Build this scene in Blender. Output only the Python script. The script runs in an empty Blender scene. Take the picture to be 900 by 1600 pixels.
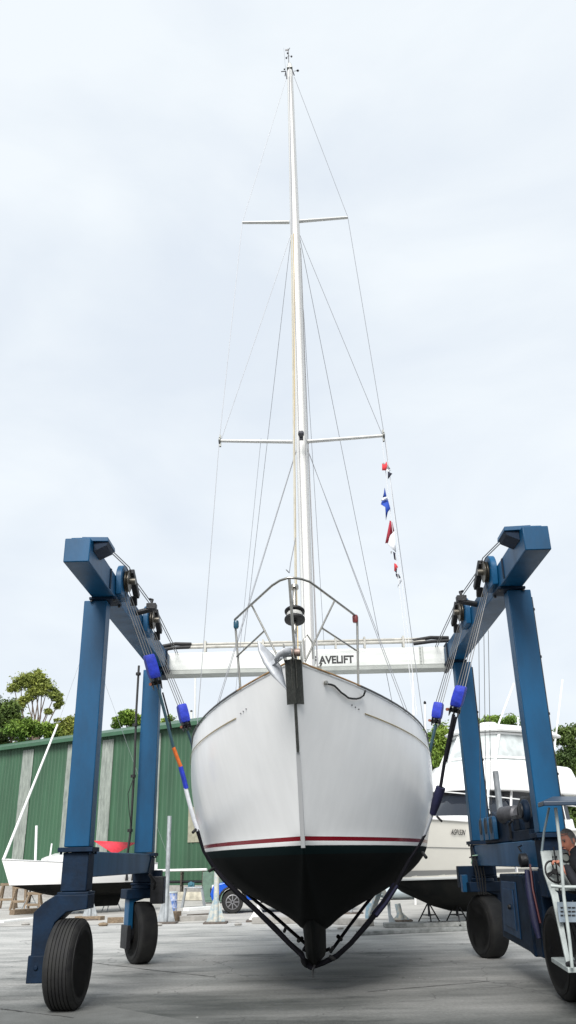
import bpy, bmesh, math, random
from mathutils import Vector, Matrix, Euler
random.seed(7)
R = math.radians
PI = math.pi
V = Vector
C = bpy.context.scene.collection

# ------------------------------------------------------------------ camera model
FPX = 1266.94
PT, YW, RL = R(23.312), R(-0.7811), R(-1.2298)
CAM = V((0, 0, 1.6))
FWD = V((math.sin(YW)*math.cos(PT), math.cos(YW)*math.cos(PT), math.sin(PT)))
_rt = V((math.cos(YW), -math.sin(YW), 0)); _up = _rt.cross(FWD)
RGT = _rt*math.cos(RL)+_up*math.sin(RL); UPV = -_rt*math.sin(RL)+_up*math.cos(RL)
def ray(x, y): return FWD+RGT*((x-450)/FPX)-UPV*((y-800)/FPX)
def at(x, y, Y): d = ray(x, y); return CAM+d*(Y/d.y)
def atx(x, y, X): d = ray(x, y); return CAM+d*(X/d.x)
def gnd(x, y, z=0.0): d = ray(x, y); return CAM+d*((z-1.6)/d.z)

def pjx(P): d = P-CAM; z = d.dot(FWD); return 450+FPX*d.dot(RGT)/z, 800-FPX*d.dot(UPV)/z
# ------------------------------------------------------------------ materials
MATS = {}
def lin(c): return tuple((u/12.92 if u <= .04045 else ((u+.055)/1.055)**2.4) for u in c)
def mat(name, col, rough=.5, metal=0., var=.0, scale=3., bump=0., bscale=40., col2=None, spec=.5, coat=0., detail=6., stretch=(1,1,1), island=0.):
    if name in MATS: return MATS[name]
    m = bpy.data.materials.new(name); m.use_nodes = True
    nt = m.node_tree; b = nt.nodes['Principled BSDF']
    b.inputs['Base Color'].default_value = (*col, 1); b.inputs['Roughness'].default_value = rough
    b.inputs['Metallic'].default_value = metal; b.inputs['Specular IOR Level'].default_value = spec
    b.inputs['Coat Weight'].default_value = coat; b.inputs['Coat Roughness'].default_value = .08
    tc = nt.nodes.new('ShaderNodeTexCoord'); mp = nt.nodes.new('ShaderNodeMapping'); mp.inputs['Scale'].default_value = stretch
    nt.links.new(tc.outputs['Object'], mp.inputs['Vector'])
    if var > 0 or col2:
        n = nt.nodes.new('ShaderNodeTexNoise'); n.inputs['Scale'].default_value = scale; n.inputs['Detail'].default_value = detail; n.inputs['Roughness'].default_value = .6
        nt.links.new(mp.outputs[0], n.inputs['Vector'])
        r = nt.nodes.new('ShaderNodeMapRange'); r.inputs[1].default_value = .35; r.inputs[2].default_value = .65
        nt.links.new(n.outputs['Fac'], r.inputs[0])
        mx = nt.nodes.new('ShaderNodeMix'); mx.data_type = 'RGBA'
        c2 = col2 if col2 else tuple(c*(1-var) for c in col)
        mx.inputs[6].default_value = (*col, 1); mx.inputs[7].default_value = (*c2, 1)
        nt.links.new(r.outputs[0], mx.inputs[0]); out = mx.outputs[2]
        if island > 0:
            g = nt.nodes.new('ShaderNodeNewGeometry'); hs = nt.nodes.new('ShaderNodeHueSaturation')
            mr = nt.nodes.new('ShaderNodeMapRange'); mr.inputs[3].default_value = 1-island; mr.inputs[4].default_value = 1+island
            nt.links.new(g.outputs['Random Per Island'], mr.inputs[0]); nt.links.new(mr.outputs[0], hs.inputs['Value'])
            nt.links.new(out, hs.inputs['Color']); out = hs.outputs[0]
        nt.links.new(out, b.inputs['Base Color'])
        mr2 = nt.nodes.new('ShaderNodeMapRange'); mr2.inputs[3].default_value = max(.02, rough-.08); mr2.inputs[4].default_value = min(1, rough+.1)
        nt.links.new(n.outputs['Fac'], mr2.inputs[0]); nt.links.new(mr2.outputs[0], b.inputs['Roughness'])
    if bump > 0:
        n2 = nt.nodes.new('ShaderNodeTexNoise'); n2.inputs['Scale'].default_value = bscale; n2.inputs['Detail'].default_value = 5
        nt.links.new(mp.outputs[0], n2.inputs['Vector'])
        bp = nt.nodes.new('ShaderNodeBump'); bp.inputs['Strength'].default_value = bump; bp.inputs['Distance'].default_value = .02
        nt.links.new(n2.outputs['Fac'], bp.inputs['Height']); nt.links.new(bp.outputs[0], b.inputs['Normal'])
    MATS[name] = m; return m

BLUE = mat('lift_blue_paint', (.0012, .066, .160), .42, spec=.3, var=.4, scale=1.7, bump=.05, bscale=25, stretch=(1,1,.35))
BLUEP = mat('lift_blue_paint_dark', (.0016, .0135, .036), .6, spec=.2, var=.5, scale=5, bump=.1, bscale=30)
GREASE = mat('greasy_steel', (.014, .015, .018), .5, .4, var=.5, scale=9, bump=.2)
CABLE = mat('wire_rope', (.13, .13, .13), .5, .6)
WIRE = mat('rigging_wire', (.24, .25, .27), .5, .3)
STEEL = mat('stainless_steel', (.36, .35, .32), .28, .9, var=.3, scale=20)
DSTEEL = mat('weathered_stainless', (.16, .165, .155), .42, .7, var=.4, scale=14, stretch=(4,4,.6))
GALV = mat('galvanised_steel', (.42, .45, .47), .5, .5, var=.45, scale=7, bump=.1, stretch=(1,1,.5))
BLACK = mat('black_rubber', (.006, .006, .007), .62, var=.4, scale=8, bump=.15, bscale=60)
TYRE = mat('tyre_rubber', (.008, .008, .009), .72, spec=.3, var=.5, col2=(.018,.018,.017), scale=5, bump=.1, bscale=50)
SLEEVE = mat('blue_pad_fabric', (.008, .03, .42), .65, var=.35, scale=10, bump=.3, bscale=25)
SLEEVED = mat('navy_sleeve_fabric', (.003, .004, .035), .7, var=.4, scale=10, bump=.3, bscale=25)
ORANGE = mat('orange_webbing', (.55, .12, .015), .8, var=.3, scale=20)
WWEB = mat('white_webbing', (.6, .62, .66), .8, var=.2, scale=20)
BWEB = mat('black_webbing', (.006, .006, .010), .85, spec=.2, var=.4, scale=20, bump=.4, bscale=18)
WHITEP = mat('white_paint', (.72, .73, .72), .35, var=.08, scale=2)
CREAMP = mat('cream_beam_paint', (.60, .62, .60), .45, var=.2, scale=3, stretch=(.4,1,3), bump=.05)
GEL = mat('white_gelcoat', (.80, .80, .79), .2, var=.05, scale=1.2, coat=.3)
GELC = mat('cream_gelcoat', (.66, .64, .58), .3, var=.05, scale=1.2)
ANTIF = mat('black_antifoul', (.004, .005, .005), .85, var=.6, col2=(.010,.010,.009), scale=3, bump=.2, bscale=20, spec=.12)
MASTM = mat('mast_aluminium_paint', (.66, .66, .64), .38, var=.12, scale=2, stretch=(3,3,.3))
TEAK = mat('teak', (.34, .20, .085), .6, var=.4, scale=20, stretch=(1,.2,1))
ROPEY = mat('tan_rope', (.62, .47, .22), .8, var=.3, scale=60)
GLASS = mat('tinted_glass', (.010, .014, .022), .08, spec=.6)
VINYL = mat('clear_vinyl', (.52, .56, .56), .15, var=.35, scale=2.5, bump=.2, bscale=4)
NAVY = mat('navy_jacket_cloth', (.003, .004, .009), .85, var=.4, scale=8, bump=.4, bscale=15)
JEANS = mat('blue_denim', (.06, .14, .33), .85, var=.4, scale=15, bump=.3)
SKIN = mat('skin', (.50, .20, .13), .5, var=.25, scale=14)
HAIR = mat('grey_hair', (.20, .19, .18), .8, var=.5, scale=50, bump=.6, bscale=90)
LGREY = mat('light_grey_panel_paint', (.36, .40, .39), .45, var=.25, scale=5, bump=.05)
RED = mat('red_canvas', (.62, .03, .05), .75, var=.25, scale=3, bump=.3, bscale=6)
FRED = mat('red_flag_cloth', (.55, .03, .04), .8); FWHITE = mat('white_flag_cloth', (.78, .80, .84), .8)
FBLUE = mat('blue_flag_cloth', (.01, .05, .33), .8); FBLK = mat('black_flag_cloth', (.012, .012, .03), .8); FYEL = mat('grey_flag_cloth', (.25, .25, .25), .8)
CARB = mat('blue_car_paint', (.006, .085, .52), .22, .2, coat=.8, var=.06, scale=2)
WOOD = mat('weathered_timber', (.24, .18, .12), .85, var=.5, scale=12, bump=.5, stretch=(.3,3,3))
CONC = mat('concrete_block', (.32, .31, .29), .9, var=.3, scale=5, bump=.4)
DRUMB = mat('chipped_blue_drum', (.02, .12, .42), .5, col2=(.5,.5,.5), scale=9, bump=.1)
CREAMSTEEL = mat('flaking_cream_paint', (.50, .46, .38), .6, col2=(.2,.30,.36), scale=9, bump=.2)
BARK = mat('bark', (.12, .09, .065), .9, var=.5, scale=6, bump=.6)
TWIG = mat('pale_gum_bark', (.17, .13, .10), .9, var=.5, scale=6)

# ------------------------------------------------------------------ mesh builder
class MB:
    def __init__(s): s.v = []; s.f = []; s.m = []; s.mi = 0
    def add(s, vs, fs):
        o = len(s.v); s.v += [tuple(p) for p in vs]
        for f in fs: s.f.append(tuple(o+i for i in f)); s.m.append(s.mi)
        return s
    def box(s, c, d, M=None):
        c = V(c); hx, hy, hz = d[0]/2, d[1]/2, d[2]/2
        P = [V((x, y, z)) for x in (-hx, hx) for y in (-hy, hy) for z in (-hz, hz)]
        if M is not None: P = [M @ p for p in P]
        return s.add([p+c for p in P], [(0,1,3,2),(4,6,7,5),(0,4,5,1),(2,3,7,6),(0,2,6,4),(1,5,7,3)])
    def bb(s, a, b):
        return s.box(((a[0]+b[0])/2, (a[1]+b[1])/2, (a[2]+b[2])/2), (abs(b[0]-a[0]), abs(b[1]-a[1]), abs(b[2]-a[2])))
    def bar(s, a, b, w, h, up=(0,0,1)):           # rectangular bar between points
        a, b = V(a), V(b); d = (b-a); L = d.length; d.normalize()
        u = V(up); x = d.cross(u)
        if x.length < 1e-4: x = d.cross(V((0,1,0)))
        x.normalize(); y = x.cross(d)
        P = [q+x*sx*w/2+y*sy*h/2 for q in (a, b) for sx, sy in ((-1,-1),(1,-1),(1,1),(-1,1))]
        return s.add(P, [(3,2,1,0),(4,5,6,7),(0,1,5,4),(1,2,6,5),(2,3,7,6),(3,0,4,7)])
    def tube(s, pts, r, n=8, cap=True, flat=None):
        pts = [V(p) for p in pts]; rs = r if isinstance(r, (list, tuple)) else [r]*len(pts)
        rings = []; prev = None
        for i, p in enumerate(pts):
            t = (pts[min(i+1, len(pts)-1)]-pts[max(i-1, 0)]).normalized()
            if prev is None:
                x = t.cross(V((0,0,1)));
                if x.length < .05: x = t.cross(V((0,1,0)))
            else: x = prev-t*prev.dot(t)
            x.normalize(); prev = x; y = t.cross(x)
            fx, fy = flat if flat else (1, 1)
            rings.append([p+x*math.cos(2*PI*k/n)*rs[i]*fx+y*math.sin(2*PI*k/n)*rs[i]*fy for k in range(n)])
        vs = [q for rg in rings for q in rg]; fs = []
        for i in range(len(rings)-1):
            for k in range(n):
                a = i*n+k; b = i*n+(k+1) % n; fs.append((a, b, b+n, a+n))
        if cap: fs.append(tuple(range(n))[::-1]); fs.append(tuple((len(rings)-1)*n+k for k in range(n)))
        return s.add(vs, fs)
    def lathe(s, prof, c, axis=(0,0,1), n=24, a0=0, a1=2*PI):   # prof: (radius, along)
        ax = V(axis).normalized(); x = ax.cross(V((0,0,1)))
        if x.length < .05: x = ax.cross(V((0,1,0)))
        x.normalize(); y = ax.cross(x); c = V(c); vs = []; fs = []
        for rr, h in prof:
            for k in range(n): vs.append(c+ax*h+(x*math.cos(2*PI*k/n)+y*math.sin(2*PI*k/n))*rr)
        for i in range(len(prof)-1):
            for k in range(n):
                a = i*n+k; b = i*n+(k+1) % n; fs.append((a, b, b+n, a+n))
        fs.append(tuple(range(n))[::-1]); fs.append(tuple((len(prof)-1)*n+k for k in range(n)))
        return s.add(vs, fs)
    def prism(s, poly, ext):                        # poly: 3-D points, extruded by vector ext
        e = V(ext); n = len(poly); P = [V(p) for p in poly]
        fs = [tuple(range(n)), tuple(range(2*n-1, n-1, -1))]+[(i, (i+1) % n, (i+1) % n+n, i+n) for i in range(n)]
        return s.add(P+[p+e for p in P], fs)
    def grid(s, rows, close=False):
        n = len(rows[0]); vs = [p for r_ in rows for p in r_]; fs = []
        for i in range(len(rows)-1):
            for k in range(n if close else n-1):
                a = i*n+k; b = i*n+(k+1) % n; fs.append((a, b, b+n, a+n))
        return s.add(vs, fs)
    def ball(s, c, r, n=12, sc=(1,1,1), M=None):
        c = V(c); vs = []; fs = []
        for i in range(n//2+1):
            th = PI*i/(n//2)
            for k in range(n):
                p = V((math.sin(th)*math.cos(2*PI*k/n)*sc[0], math.sin(th)*math.sin(2*PI*k/n)*sc[1], math.cos(th)*sc[2]))*r
                if M is not None: p = M @ p
                vs.append(c+p)
        for i in range(n//2):
            for k in range(n):
                a = i*n+k; b = i*n+(k+1) % n; fs.append((a, b, b+n, a+n))
        return s.add(vs, fs)
    def build(s, name, mats, parent=None, bevel=0, smooth=38, off=None, solid=0, tag_=None):
        if off is None: off = V(parent.get('_o', (0,0,0))) if parent else V((0,0,0))
        me = bpy.data.meshes.new(name)
        me.from_pydata([tuple(V(p)-off) for p in s.v], [], s.f)
        ms = mats if isinstance(mats, (list, tuple)) else [mats]
        for m in ms: me.materials.append(m)
        if len(ms) > 1: me.polygons.foreach_set('material_index', s.m)
        bm = bmesh.new(); bm.from_mesh(me); bmesh.ops.remove_doubles(bm, verts=bm.verts, dist=1e-5)
        bmesh.ops.recalc_face_normals(bm, faces=bm.faces); bm.to_mesh(me); bm.free()
        if smooth: me.shade_smooth(); me.set_sharp_from_angle(angle=R(smooth))
        else: me.shade_flat()
        o = bpy.data.objects.new(name, me); C.objects.link(o)
        if parent: o.parent = parent; o['_o'] = tuple(off)
        else: o.location = off; o['_o'] = tuple(off)
        if bevel:
            b = o.modifiers.new('bevel', 'BEVEL'); b.width = bevel; b.segments = 2; b.limit_method = 'ANGLE'; b.angle_limit = R(40)
        if solid:
            q = o.modifiers.new('thickness', 'SOLIDIFY'); q.thickness = solid; q.offset = 0
        return o

def tag(o, label, cat, group=None):
    o['label'] = label; o['category'] = cat
    if group: o['group'] = group
    return o
def thing(name, label, cat, loc=(0,0,0), group=None, rot=None, local=False):
    o = bpy.data.objects.new(name, None); C.objects.link(o); o.location = loc; o.empty_display_size = .2
    if rot: o.rotation_euler = rot
    o['_o'] = (0,0,0) if local else tuple(loc)
    return tag(o, label, cat, group)
def stru(name, o): o['kind'] = 'structure'; return o
def dup(root, loc, label, rotz=None):
    r = root.copy(); C.objects.link(r); r.location = loc; r['label'] = label
    if rotz is not None: r.rotation_euler.z = rotz
    for ch in list(root.children):
        c = ch.copy(); C.objects.link(c); c.parent = r
        for g in list(ch.children):
            d = g.copy(); C.objects.link(d); d.parent = c
    return r
def text_mesh(name, txt, size, m, parent, M, extrude=.002, shear=0, bold=.0, spacing=1.0, off=None):
    cu = bpy.data.curves.new(name, 'FONT'); cu.body = txt; cu.size = size; cu.extrude = extrude; cu.shear = shear; cu.offset = bold; cu.space_character = spacing
    cu.align_x = 'LEFT'
    t = bpy.data.objects.new(name+'_tmp', cu); C.objects.link(t); bpy.context.view_layer.update()
    me = bpy.data.meshes.new_from_object(t.evaluated_get(bpy.context.evaluated_depsgraph_get()))
    bpy.data.objects.remove(t); me.transform(M); me.materials.clear(); me.materials.append(m)
    o = bpy.data.objects.new(name, me); C.objects.link(o); o.parent = parent; return o

# ================================================================== GROUND
def ground_mat():
    m = bpy.data.materials.new('yard_concrete'); m.use_nodes = True; nt = m.node_tree; L = nt.links; b = nt.nodes['Principled BSDF']
    tc = nt.nodes.new('ShaderNodeTexCoord')
    def noise(sc, det=6, st=(1,1,1), ro=.6):
        mp = nt.nodes.new('ShaderNodeMapping'); mp.inputs['Scale'].default_value = st; L.new(tc.outputs['Object'], mp.inputs[0])
        n = nt.nodes.new('ShaderNodeTexNoise'); n.inputs['Scale'].default_value = sc; n.inputs['Detail'].default_value = det; n.inputs['Roughness'].default_value = ro
        L.new(mp.outputs[0], n.inputs[0]); return n.outputs['Fac']
    def rng(f, a, b_, c=0, d=1):
        r = nt.nodes.new('ShaderNodeMapRange'); L.new(f, r.inputs[0])
        for i, v_ in enumerate((a, b_, c, d)): r.inputs[i+1].default_value = v_
        return r.outputs[0]
    def mixc(f, A, B, mode='MIX'):
        x = nt.nodes.new('ShaderNodeMix'); x.data_type = 'RGBA'; x.blend_type = mode
        if isinstance(f, float): x.inputs[0].default_value = f
        else: L.new(f, x.inputs[0])
        for i, q in ((6, A), (7, B)):
            if isinstance(q, tuple): x.inputs[i].default_value = (*q, 1)
            else: L.new(q, x.inputs[i])
        return x.outputs[2]
    big = rng(noise(.16, 5, (1,1.6,1)), .38, .62)
    col = mixc(big, (.19,.195,.188), (.38,.38,.365))
    mid = rng(noise(1.1, 8, (.45,1.6,1), .68), .4, .66)
    col = mixc(mid, col, (.43,.425,.41)); 
    st = rng(noise(.7, 9, (.5,1.3,1), .72), .55, .68)
    col = mixc(st, col, (.105,.112,.11)); gr = rng(noise(22, 6, (1,1,1), .75), .3, .7, .72, 1.25)
    gm = nt.nodes.new('ShaderNodeHueSaturation'); L.new(gr, gm.inputs['Value']); L.new(col, gm.inputs['Color']); col = gm.outputs[0]
    # shade under lift and bow put into the colour, ragged edge; dusty concrete beyond
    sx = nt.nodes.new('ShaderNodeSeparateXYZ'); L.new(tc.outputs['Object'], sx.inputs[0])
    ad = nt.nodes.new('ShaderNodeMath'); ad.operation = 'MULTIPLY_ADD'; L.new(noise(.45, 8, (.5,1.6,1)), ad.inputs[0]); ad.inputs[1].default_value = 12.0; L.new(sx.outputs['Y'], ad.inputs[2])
    apron_shade = rng(ad.outputs[0], 14.5, 24.5, 1, 0)
    wc = nt.nodes.new('ShaderNodeMix'); wc.data_type = 'RGBA'; wc.blend_type = 'MULTIPLY'; L.new(apron_shade, wc.inputs[0]); L.new(col, wc.inputs[6]); wc.inputs[7].default_value = (.085,.098,.095,1); col = wc.outputs[2]
    sp = rng(noise(9, 3), .70, .74)
    col = mixc(sp, col, (.07,.07,.07))
    sw = rng(noise(6.5, 4, (1,.6,1)), .715, .74)
    col = mixc(sw, col, (.5,.5,.48))
    # hairline cracks
    vo = nt.nodes.new('ShaderNodeTexVoronoi'); vo.feature = 'DISTANCE_TO_EDGE'; vo.inputs['Scale'].default_value = .28
    mp = nt.nodes.new('ShaderNodeMapping'); L.new(tc.outputs['Object'], mp.inputs[0])
    dn = nt.nodes.new('ShaderNodeTexNoise'); dn.inputs['Scale'].default_value = 1.2; dn.inputs['Detail'].default_value = 6; L.new(tc.outputs['Object'], dn.inputs[0])
    va = nt.nodes.new('ShaderNodeVectorMath'); va.operation = 'ADD'; vs_ = nt.nodes.new('ShaderNodeVectorMath'); vs_.operation = 'SCALE'; vs_.inputs[3].default_value = .9
    L.new(dn.outputs['Color'], vs_.inputs[0]); L.new(mp.outputs[0], va.inputs[0]); L.new(vs_.outputs[0], va.inputs[1]); L.new(va.outputs[0], vo.inputs[0])
    cr = rng(vo.outputs['Distance'], .0, .004, .75, 0)
    col = mixc(cr, col, (.05,.05,.05))
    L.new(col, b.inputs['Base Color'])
    L.new(rng(noise(.9, 6, (.5,1.4,1)), .3, .7, .55, .85), b.inputs['Roughness']); b.inputs['Specular IOR Level'].default_value = .35
    bp = nt.nodes.new('ShaderNodeBump'); bp.inputs['Strength'].default_value = .25; bp.inputs['Distance'].default_value = .02
    L.new(noise(14, 8), bp.inputs['Height']); L.new(bp.outputs[0], b.inputs['Normal'])
    return m
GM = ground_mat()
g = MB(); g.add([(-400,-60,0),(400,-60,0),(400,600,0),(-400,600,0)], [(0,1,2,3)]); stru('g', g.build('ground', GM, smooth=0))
# separate newer pour near the camera, a sheet 4 mm above the one below
SL = mat('old_slab', (.12,.124,.12), .85, col2=(.07,.074,.07), scale=1.1, bump=.25, bscale=16)
a_ = gnd(-60, 1588); b_ = gnd(170, 1573); c_ = gnd(330, 1602)
g = MB(); g.prism([(-9, 9.9, .0), (a_.x, a_.y, 0), (b_.x, b_.y, 0), (c_.x, c_.y, 0), (.3, 5.5, 0), (-9, 5.5, 0)], (0,0,.004)); stru('', g.build('concrete_slab', SL, smooth=0))
JM = mat('joint_tar', (.035,.036,.036), .9, var=.4, scale=6)
rj = random.Random(11)
for (xa, ya, xb2, yb2) in ((130,1503,335,1527),(575,1550,760,1533),(0,1577,120,1590),(600,1478,760,1474),(-150,1512,60,1500)):
    a = gnd(xa, ya); b = gnd(xb2, yb2); n_ = 26; d_ = (b-a).normalized(); p_ = V((-d_.y, d_.x, 0)); L1 = []; L2 = []
    off_ = 0
    for k in range(n_+1):
        off_ += rj.uniform(-.012,.012); c = a.lerp(b, k/n_)+p_*off_; w_ = rj.uniform(.006,.016); L1.append((c.x+p_.x*w_, c.y+p_.y*w_, .0055)); L2.append((c.x-p_.x*w_, c.y-p_.y*w_, .0055))
    g = MB(); g.grid([L1, L2]); stru('', g.build('ground_joint', JM, smooth=0))
GRV = mat('pale_gravel', (.40,.39,.365), .9, col2=(.28,.275,.26), scale=.9, bump=.6, bscale=30)
g = MB(); g.add([(-80,27.9,.008),(60,25.2,.008),(120,110,.008),(-80,110,.008)], [(0,1,2,3)]); stru('', g.build('gravel_yard', GRV, smooth=0))

# ================================================================== SHED
SHG = mat('green_cladding_paint', (.032, .092, .048), .55, var=.35, detail=9, scale=1.2, stretch=(1,1,.15))
SHT = mat('green_trim_paint', (.035, .10, .055), .5, var=.2, scale=2)
SKY_L = mat('dirty_fibreglass_sheet', (.26, .29, .26), .5, col2=(.15,.17,.155), scale=2.5, stretch=(3,3,.6), detail=10)
A0 = V((-27.5, 58.4, 0)); A1 = V((-.3, 41.4, 0)); AD = (A1-A0).normalized(); AN = V((AD.y, -AD.x, 0))   # AN faces the camera
if AN.y > 0: AN = -AN
LEN = (A1-A0).length; EH = 8.55
shed = thing('boat_shed', 'long green corrugated metal shed with grey skylight strips at left behind the lift', 'shed', tuple(A0))
def shed_s(px):                                       # distance along wall seen at this column
    best = min((abs((lambda q: (450+FPX*((q-CAM).dot(RGT))/((q-CAM).dot(FWD))))(A0+AD*(k*.1)+V((0,0,4)))-px), k*.1) for k in range(int(LEN*10)))
    return best[1]
def corr(s0, s1, z0, z1, out=0., pitch=.30, dep=.032):
    rows = [[], []]; s_ = s0; k = 0
    while s_ < s1-1e-6:
        for ds, d in ((0, 0), (.36*pitch, 0), (.5*pitch, dep), (.86*pitch, dep)):
            if s_+ds <= s1:
                p = A0+AD*(s_+ds)+AN*(out+d); rows[0].append((p.x, p.y, z0)); rows[1].append((p.x, p.y, z1))
        s_ += pitch
    p = A0+AD*s1+AN*out; rows[0].append((p.x, p.y, z0)); rows[1].append((p.x, p.y, z1))
    return rows
g = MB(); g.grid(corr(0, LEN, .15, EH)); g.build('wall', SHG, shed, smooth=0)
# gable end, back wall
g = MB(); DP = 14.; B0 = A0-AN*DP; B1 = A1-AN*DP; RH = EH+1.6
Rm0 = (A0+B0)/2; Rm1 = (A1+B1)/2
def zz(p, z): return (p.x, p.y, z)
g.add([zz(A1,.15), zz(B1,.15), zz(B1,EH), zz(Rm1,RH), zz(A1,EH)], [(0,1,2,3,4)])
g.add([zz(A0,.15), zz(B0,.15), zz(B0,EH), zz(Rm0,RH), zz(A0,EH)], [(4,3,2,1,0)])
g.add([zz(B0,.15), zz(B1,.15), zz(B1,EH), zz(B0,EH)], [(0,1,2,3)]); g.build('end_wall', SHG, shed, smooth=0)
g = MB()
for (P0, P1, sg) in ((A0, A1, 1), (B0, B1, -1)):
    e = AN*.35*sg; sl = (RH-EH)/(DP/2)
    q = [V(zz(P0+e-AD*.3, EH+.12-.35*sl)), V(zz(P1+e+AD*.3, EH+.12-.35*sl)), V(zz(Rm1+AD*.3, RH+.12)), V(zz(Rm0-AD*.3, RH+.12))]
    g.prism(q, (0,0,.06))
g.build('roof', SHT, shed, smooth=0)
g = MB(); q0 = A0+AN*.38-AD*.2; q1 = A1+AN*.38+AD*.2; g.bar((q0.x,q0.y,EH-.02), (q1.x,q1.y,EH-.02), .16, .2); g.build('gutter', SHT, shed)
for i, (x0, x1, z0, z1) in enumerate(((26, 42, .15, 8.3), (98, 114, .15, 8.3), (154, 172, .15, 8.3), (232,247,.15,8.3), (296, 314, 2.6, 4.3))):
    s0, s1 = shed_s(x0), shed_s(x1); zc = z0
    g = MB(); k = 0
    while zc < z1:
        ze = min(zc+1.65, z1); g.grid(corr(s0, s1, zc, ze, .05+.008*(k % 2), .2, .03)); zc = ze-.02 if ze < z1 else ze+1; k += 1
    g.build('skylight_strip', SKY_L if i < 4 else mat('beige_sheet', (.30,.29,.22), .7, var=.3, scale=4), shed, smooth=0)
g = MB(); p0 = A0+AN*.12; p1 = A1+AN*.12; g.bar((p0.x,p0.y,.3), (p1.x,p1.y,.3), .2, .6); g.build('base_plinth', CONC, shed)

# ================================================================== TREES
def leafmat(n, c1, c2): return mat(n, c1, .55, col2=c2, scale=.55, island=.35, spec=.3, detail=3)
LM = [leafmat('leaf_mid_green', (.19,.27,.04), (.08,.15,.022)), leafmat('leaf_olive', (.27,.30,.06), (.13,.17,.035)),
      leafmat('leaf_dark', (.11,.16,.035), (.035,.065,.018)), leafmat('leaf_yellow_green', (.28,.30,.06), (.12,.16,.03))]
def tree(name, label, base, blobs, m, leaf=.28, dens=1., trunk=.3, bark=None, lean=(0,0), group=None, seed=1, cut=0.):
    rnd = random.Random(seed); base = V(base); t = thing(name, label, 'tree', tuple(base), group)
    cz = sum(b[0][2] for b in blobs)/len(blobs); ctr = V((sum(b[0][0] for b in blobs)/len(blobs), sum(b[0][1] for b in blobs)/len(blobs), cz*.45))
    g = MB(); fork = base.lerp(ctr, .8); fork.z = max(1.5, min(b[0][2]-b[1] for b in blobs)*.8)
    g.tube([base, base.lerp(fork, .5)+V((.15,0,0)), fork], [trunk, trunk*.75, trunk*.6], 8)
    lf = MB()
    for (bc, br) in blobs:
        bc = V(bc); mid = fork.lerp(bc, .5)+V((rnd.uniform(-.4,.4), 0, -.3))
        g.tube([fork, mid, bc], [trunk*.5, trunk*.3, trunk*.12], 6)
        nc = int(26*br*br*.35)+10
        for _ in range(nc):
            d = V((rnd.gauss(0,1), rnd.gauss(0,1), rnd.gauss(0,.85))).normalized(); cc = bc+d*br*rnd.uniform(.45, 1.0)
            if rnd.random() < cut: continue
            if rnd.random() < .35: g.tube([bc.lerp(cc, .1), bc.lerp(cc, .6)+V((0,0,-.1)), cc], [trunk*.10, trunk*.07, trunk*.03], 4)
            cr = br*rnd.uniform(.2, .42)
            for _k in range(int(95*dens)):
                p = cc+V((rnd.gauss(0,1)*cr, rnd.gauss(0,1)*cr, rnd.gauss(0,.6)*cr))
                sz = leaf*.52*rnd.uniform(.5, 1.15); e = Euler((rnd.uniform(-1.1,1.1), rnd.uniform(-1.1,1.1), rnd.uniform(0,6.28))).to_matrix()
                lf.add([p+e@V((-sz,0,0)), p+e@V((0,-sz*.4,0)), p+e@V((sz,0,-sz*.2)), p+e@V((0,sz*.4,.05))], [(0,1,2,3)])
    g.build('trunk', bark or BARK, t, smooth=60)
    me = bpy.data.meshes.new('crown'); off = base; me.from_pydata([tuple(V(p)-off) for p in lf.v], [], lf.f); me.materials.append(m)
    o = bpy.data.objects.new('crown', me); C.objects.link(o); o.parent = t
    return t
def blob(x, y, Y, rp): p = at(x, y, Y); return (tuple(p), rp*(Y*.95)/FPX)
def pbase(x, Y): p = at(x, 1340, Y); return (p.x, Y, 0)
Y_ = 74
G_ = 74
tree('gum_tree', 'tall airy gum tree with umbrella crown rising over the shed roof at far left', pbase(45,Y_), [blob(22,1074,Y_,9), blob(32,1067,Y_,11), blob(44,1063,Y_,12), blob(55,1059,Y_,14), blob(66,1066,Y_,12), blob(74,1076,Y_,11), blob(86,1086,Y_,10), blob(93,1094,Y_,7), blob(42,1094,Y_,10), blob(30,1102,Y_,8), blob(52,1082,Y_,9), blob(62,1078,Y_,9), blob(76,1112,Y_,5), blob(90,1102,Y_,5)], LM[1], .27, 1.0, .22, TWIG, seed=3, cut=.05)
tree('dense_tree', 'dense dark tree above the left end of the shed roof at the left edge', pbase(-12,66), [blob(-14,1118,66,34), blob(8,1112,66,18), blob(2,1140,66,26), blob(24,1128,66,12)], LM[2], .34, 1.4, .4, seed=5, group='trees behind the yard')
tree('bushy_tree', 'bright green bushy tree just over the shed roof under the tall gum', pbase(42,64), [blob(28,1142,64,18), blob(48,1138,64,16), blob(66,1140,64,14), blob(80,1144,64,12)], LM[0], .32, 1.5, .3, seed=6, group='trees behind the yard')
tree('small_gum_tree', 'thin yellowish gum tree beside the left front lift leg above shed roof', pbase(104,64), [blob(96,1132,64,9), blob(108,1130,64,10), blob(118,1136,64,8), blob(100,1144,64,12), blob(118,1146,64,10)], LM[3], .28, 1., .2, TWIG, seed=7, group='trees behind the yard')
tree('round_tree', 'small round green tree above the shed roof between the left lift legs', pbase(200,60), [blob(196,1122,60,13), blob(210,1126,60,12), blob(186,1130,60,9), blob(222,1132,60,8), blob(262,1130,60,9), blob(275,1134,60,7)], LM[0], .28, 1.3, .3, seed=8, group='trees behind the yard')
tree('olive_tree', 'leafy green tree between the yacht hull and the white motor cruiser', pbase(676,46), [blob(680,1150,46,20), blob(694,1175,46,20), blob(668,1195,46,24), blob(694,1222,46,20), blob(660,1240,46,26), blob(690,1260,46,24)], LM[0], .22, 1.3, .3, seed=9, group='trees behind the yard')
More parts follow.
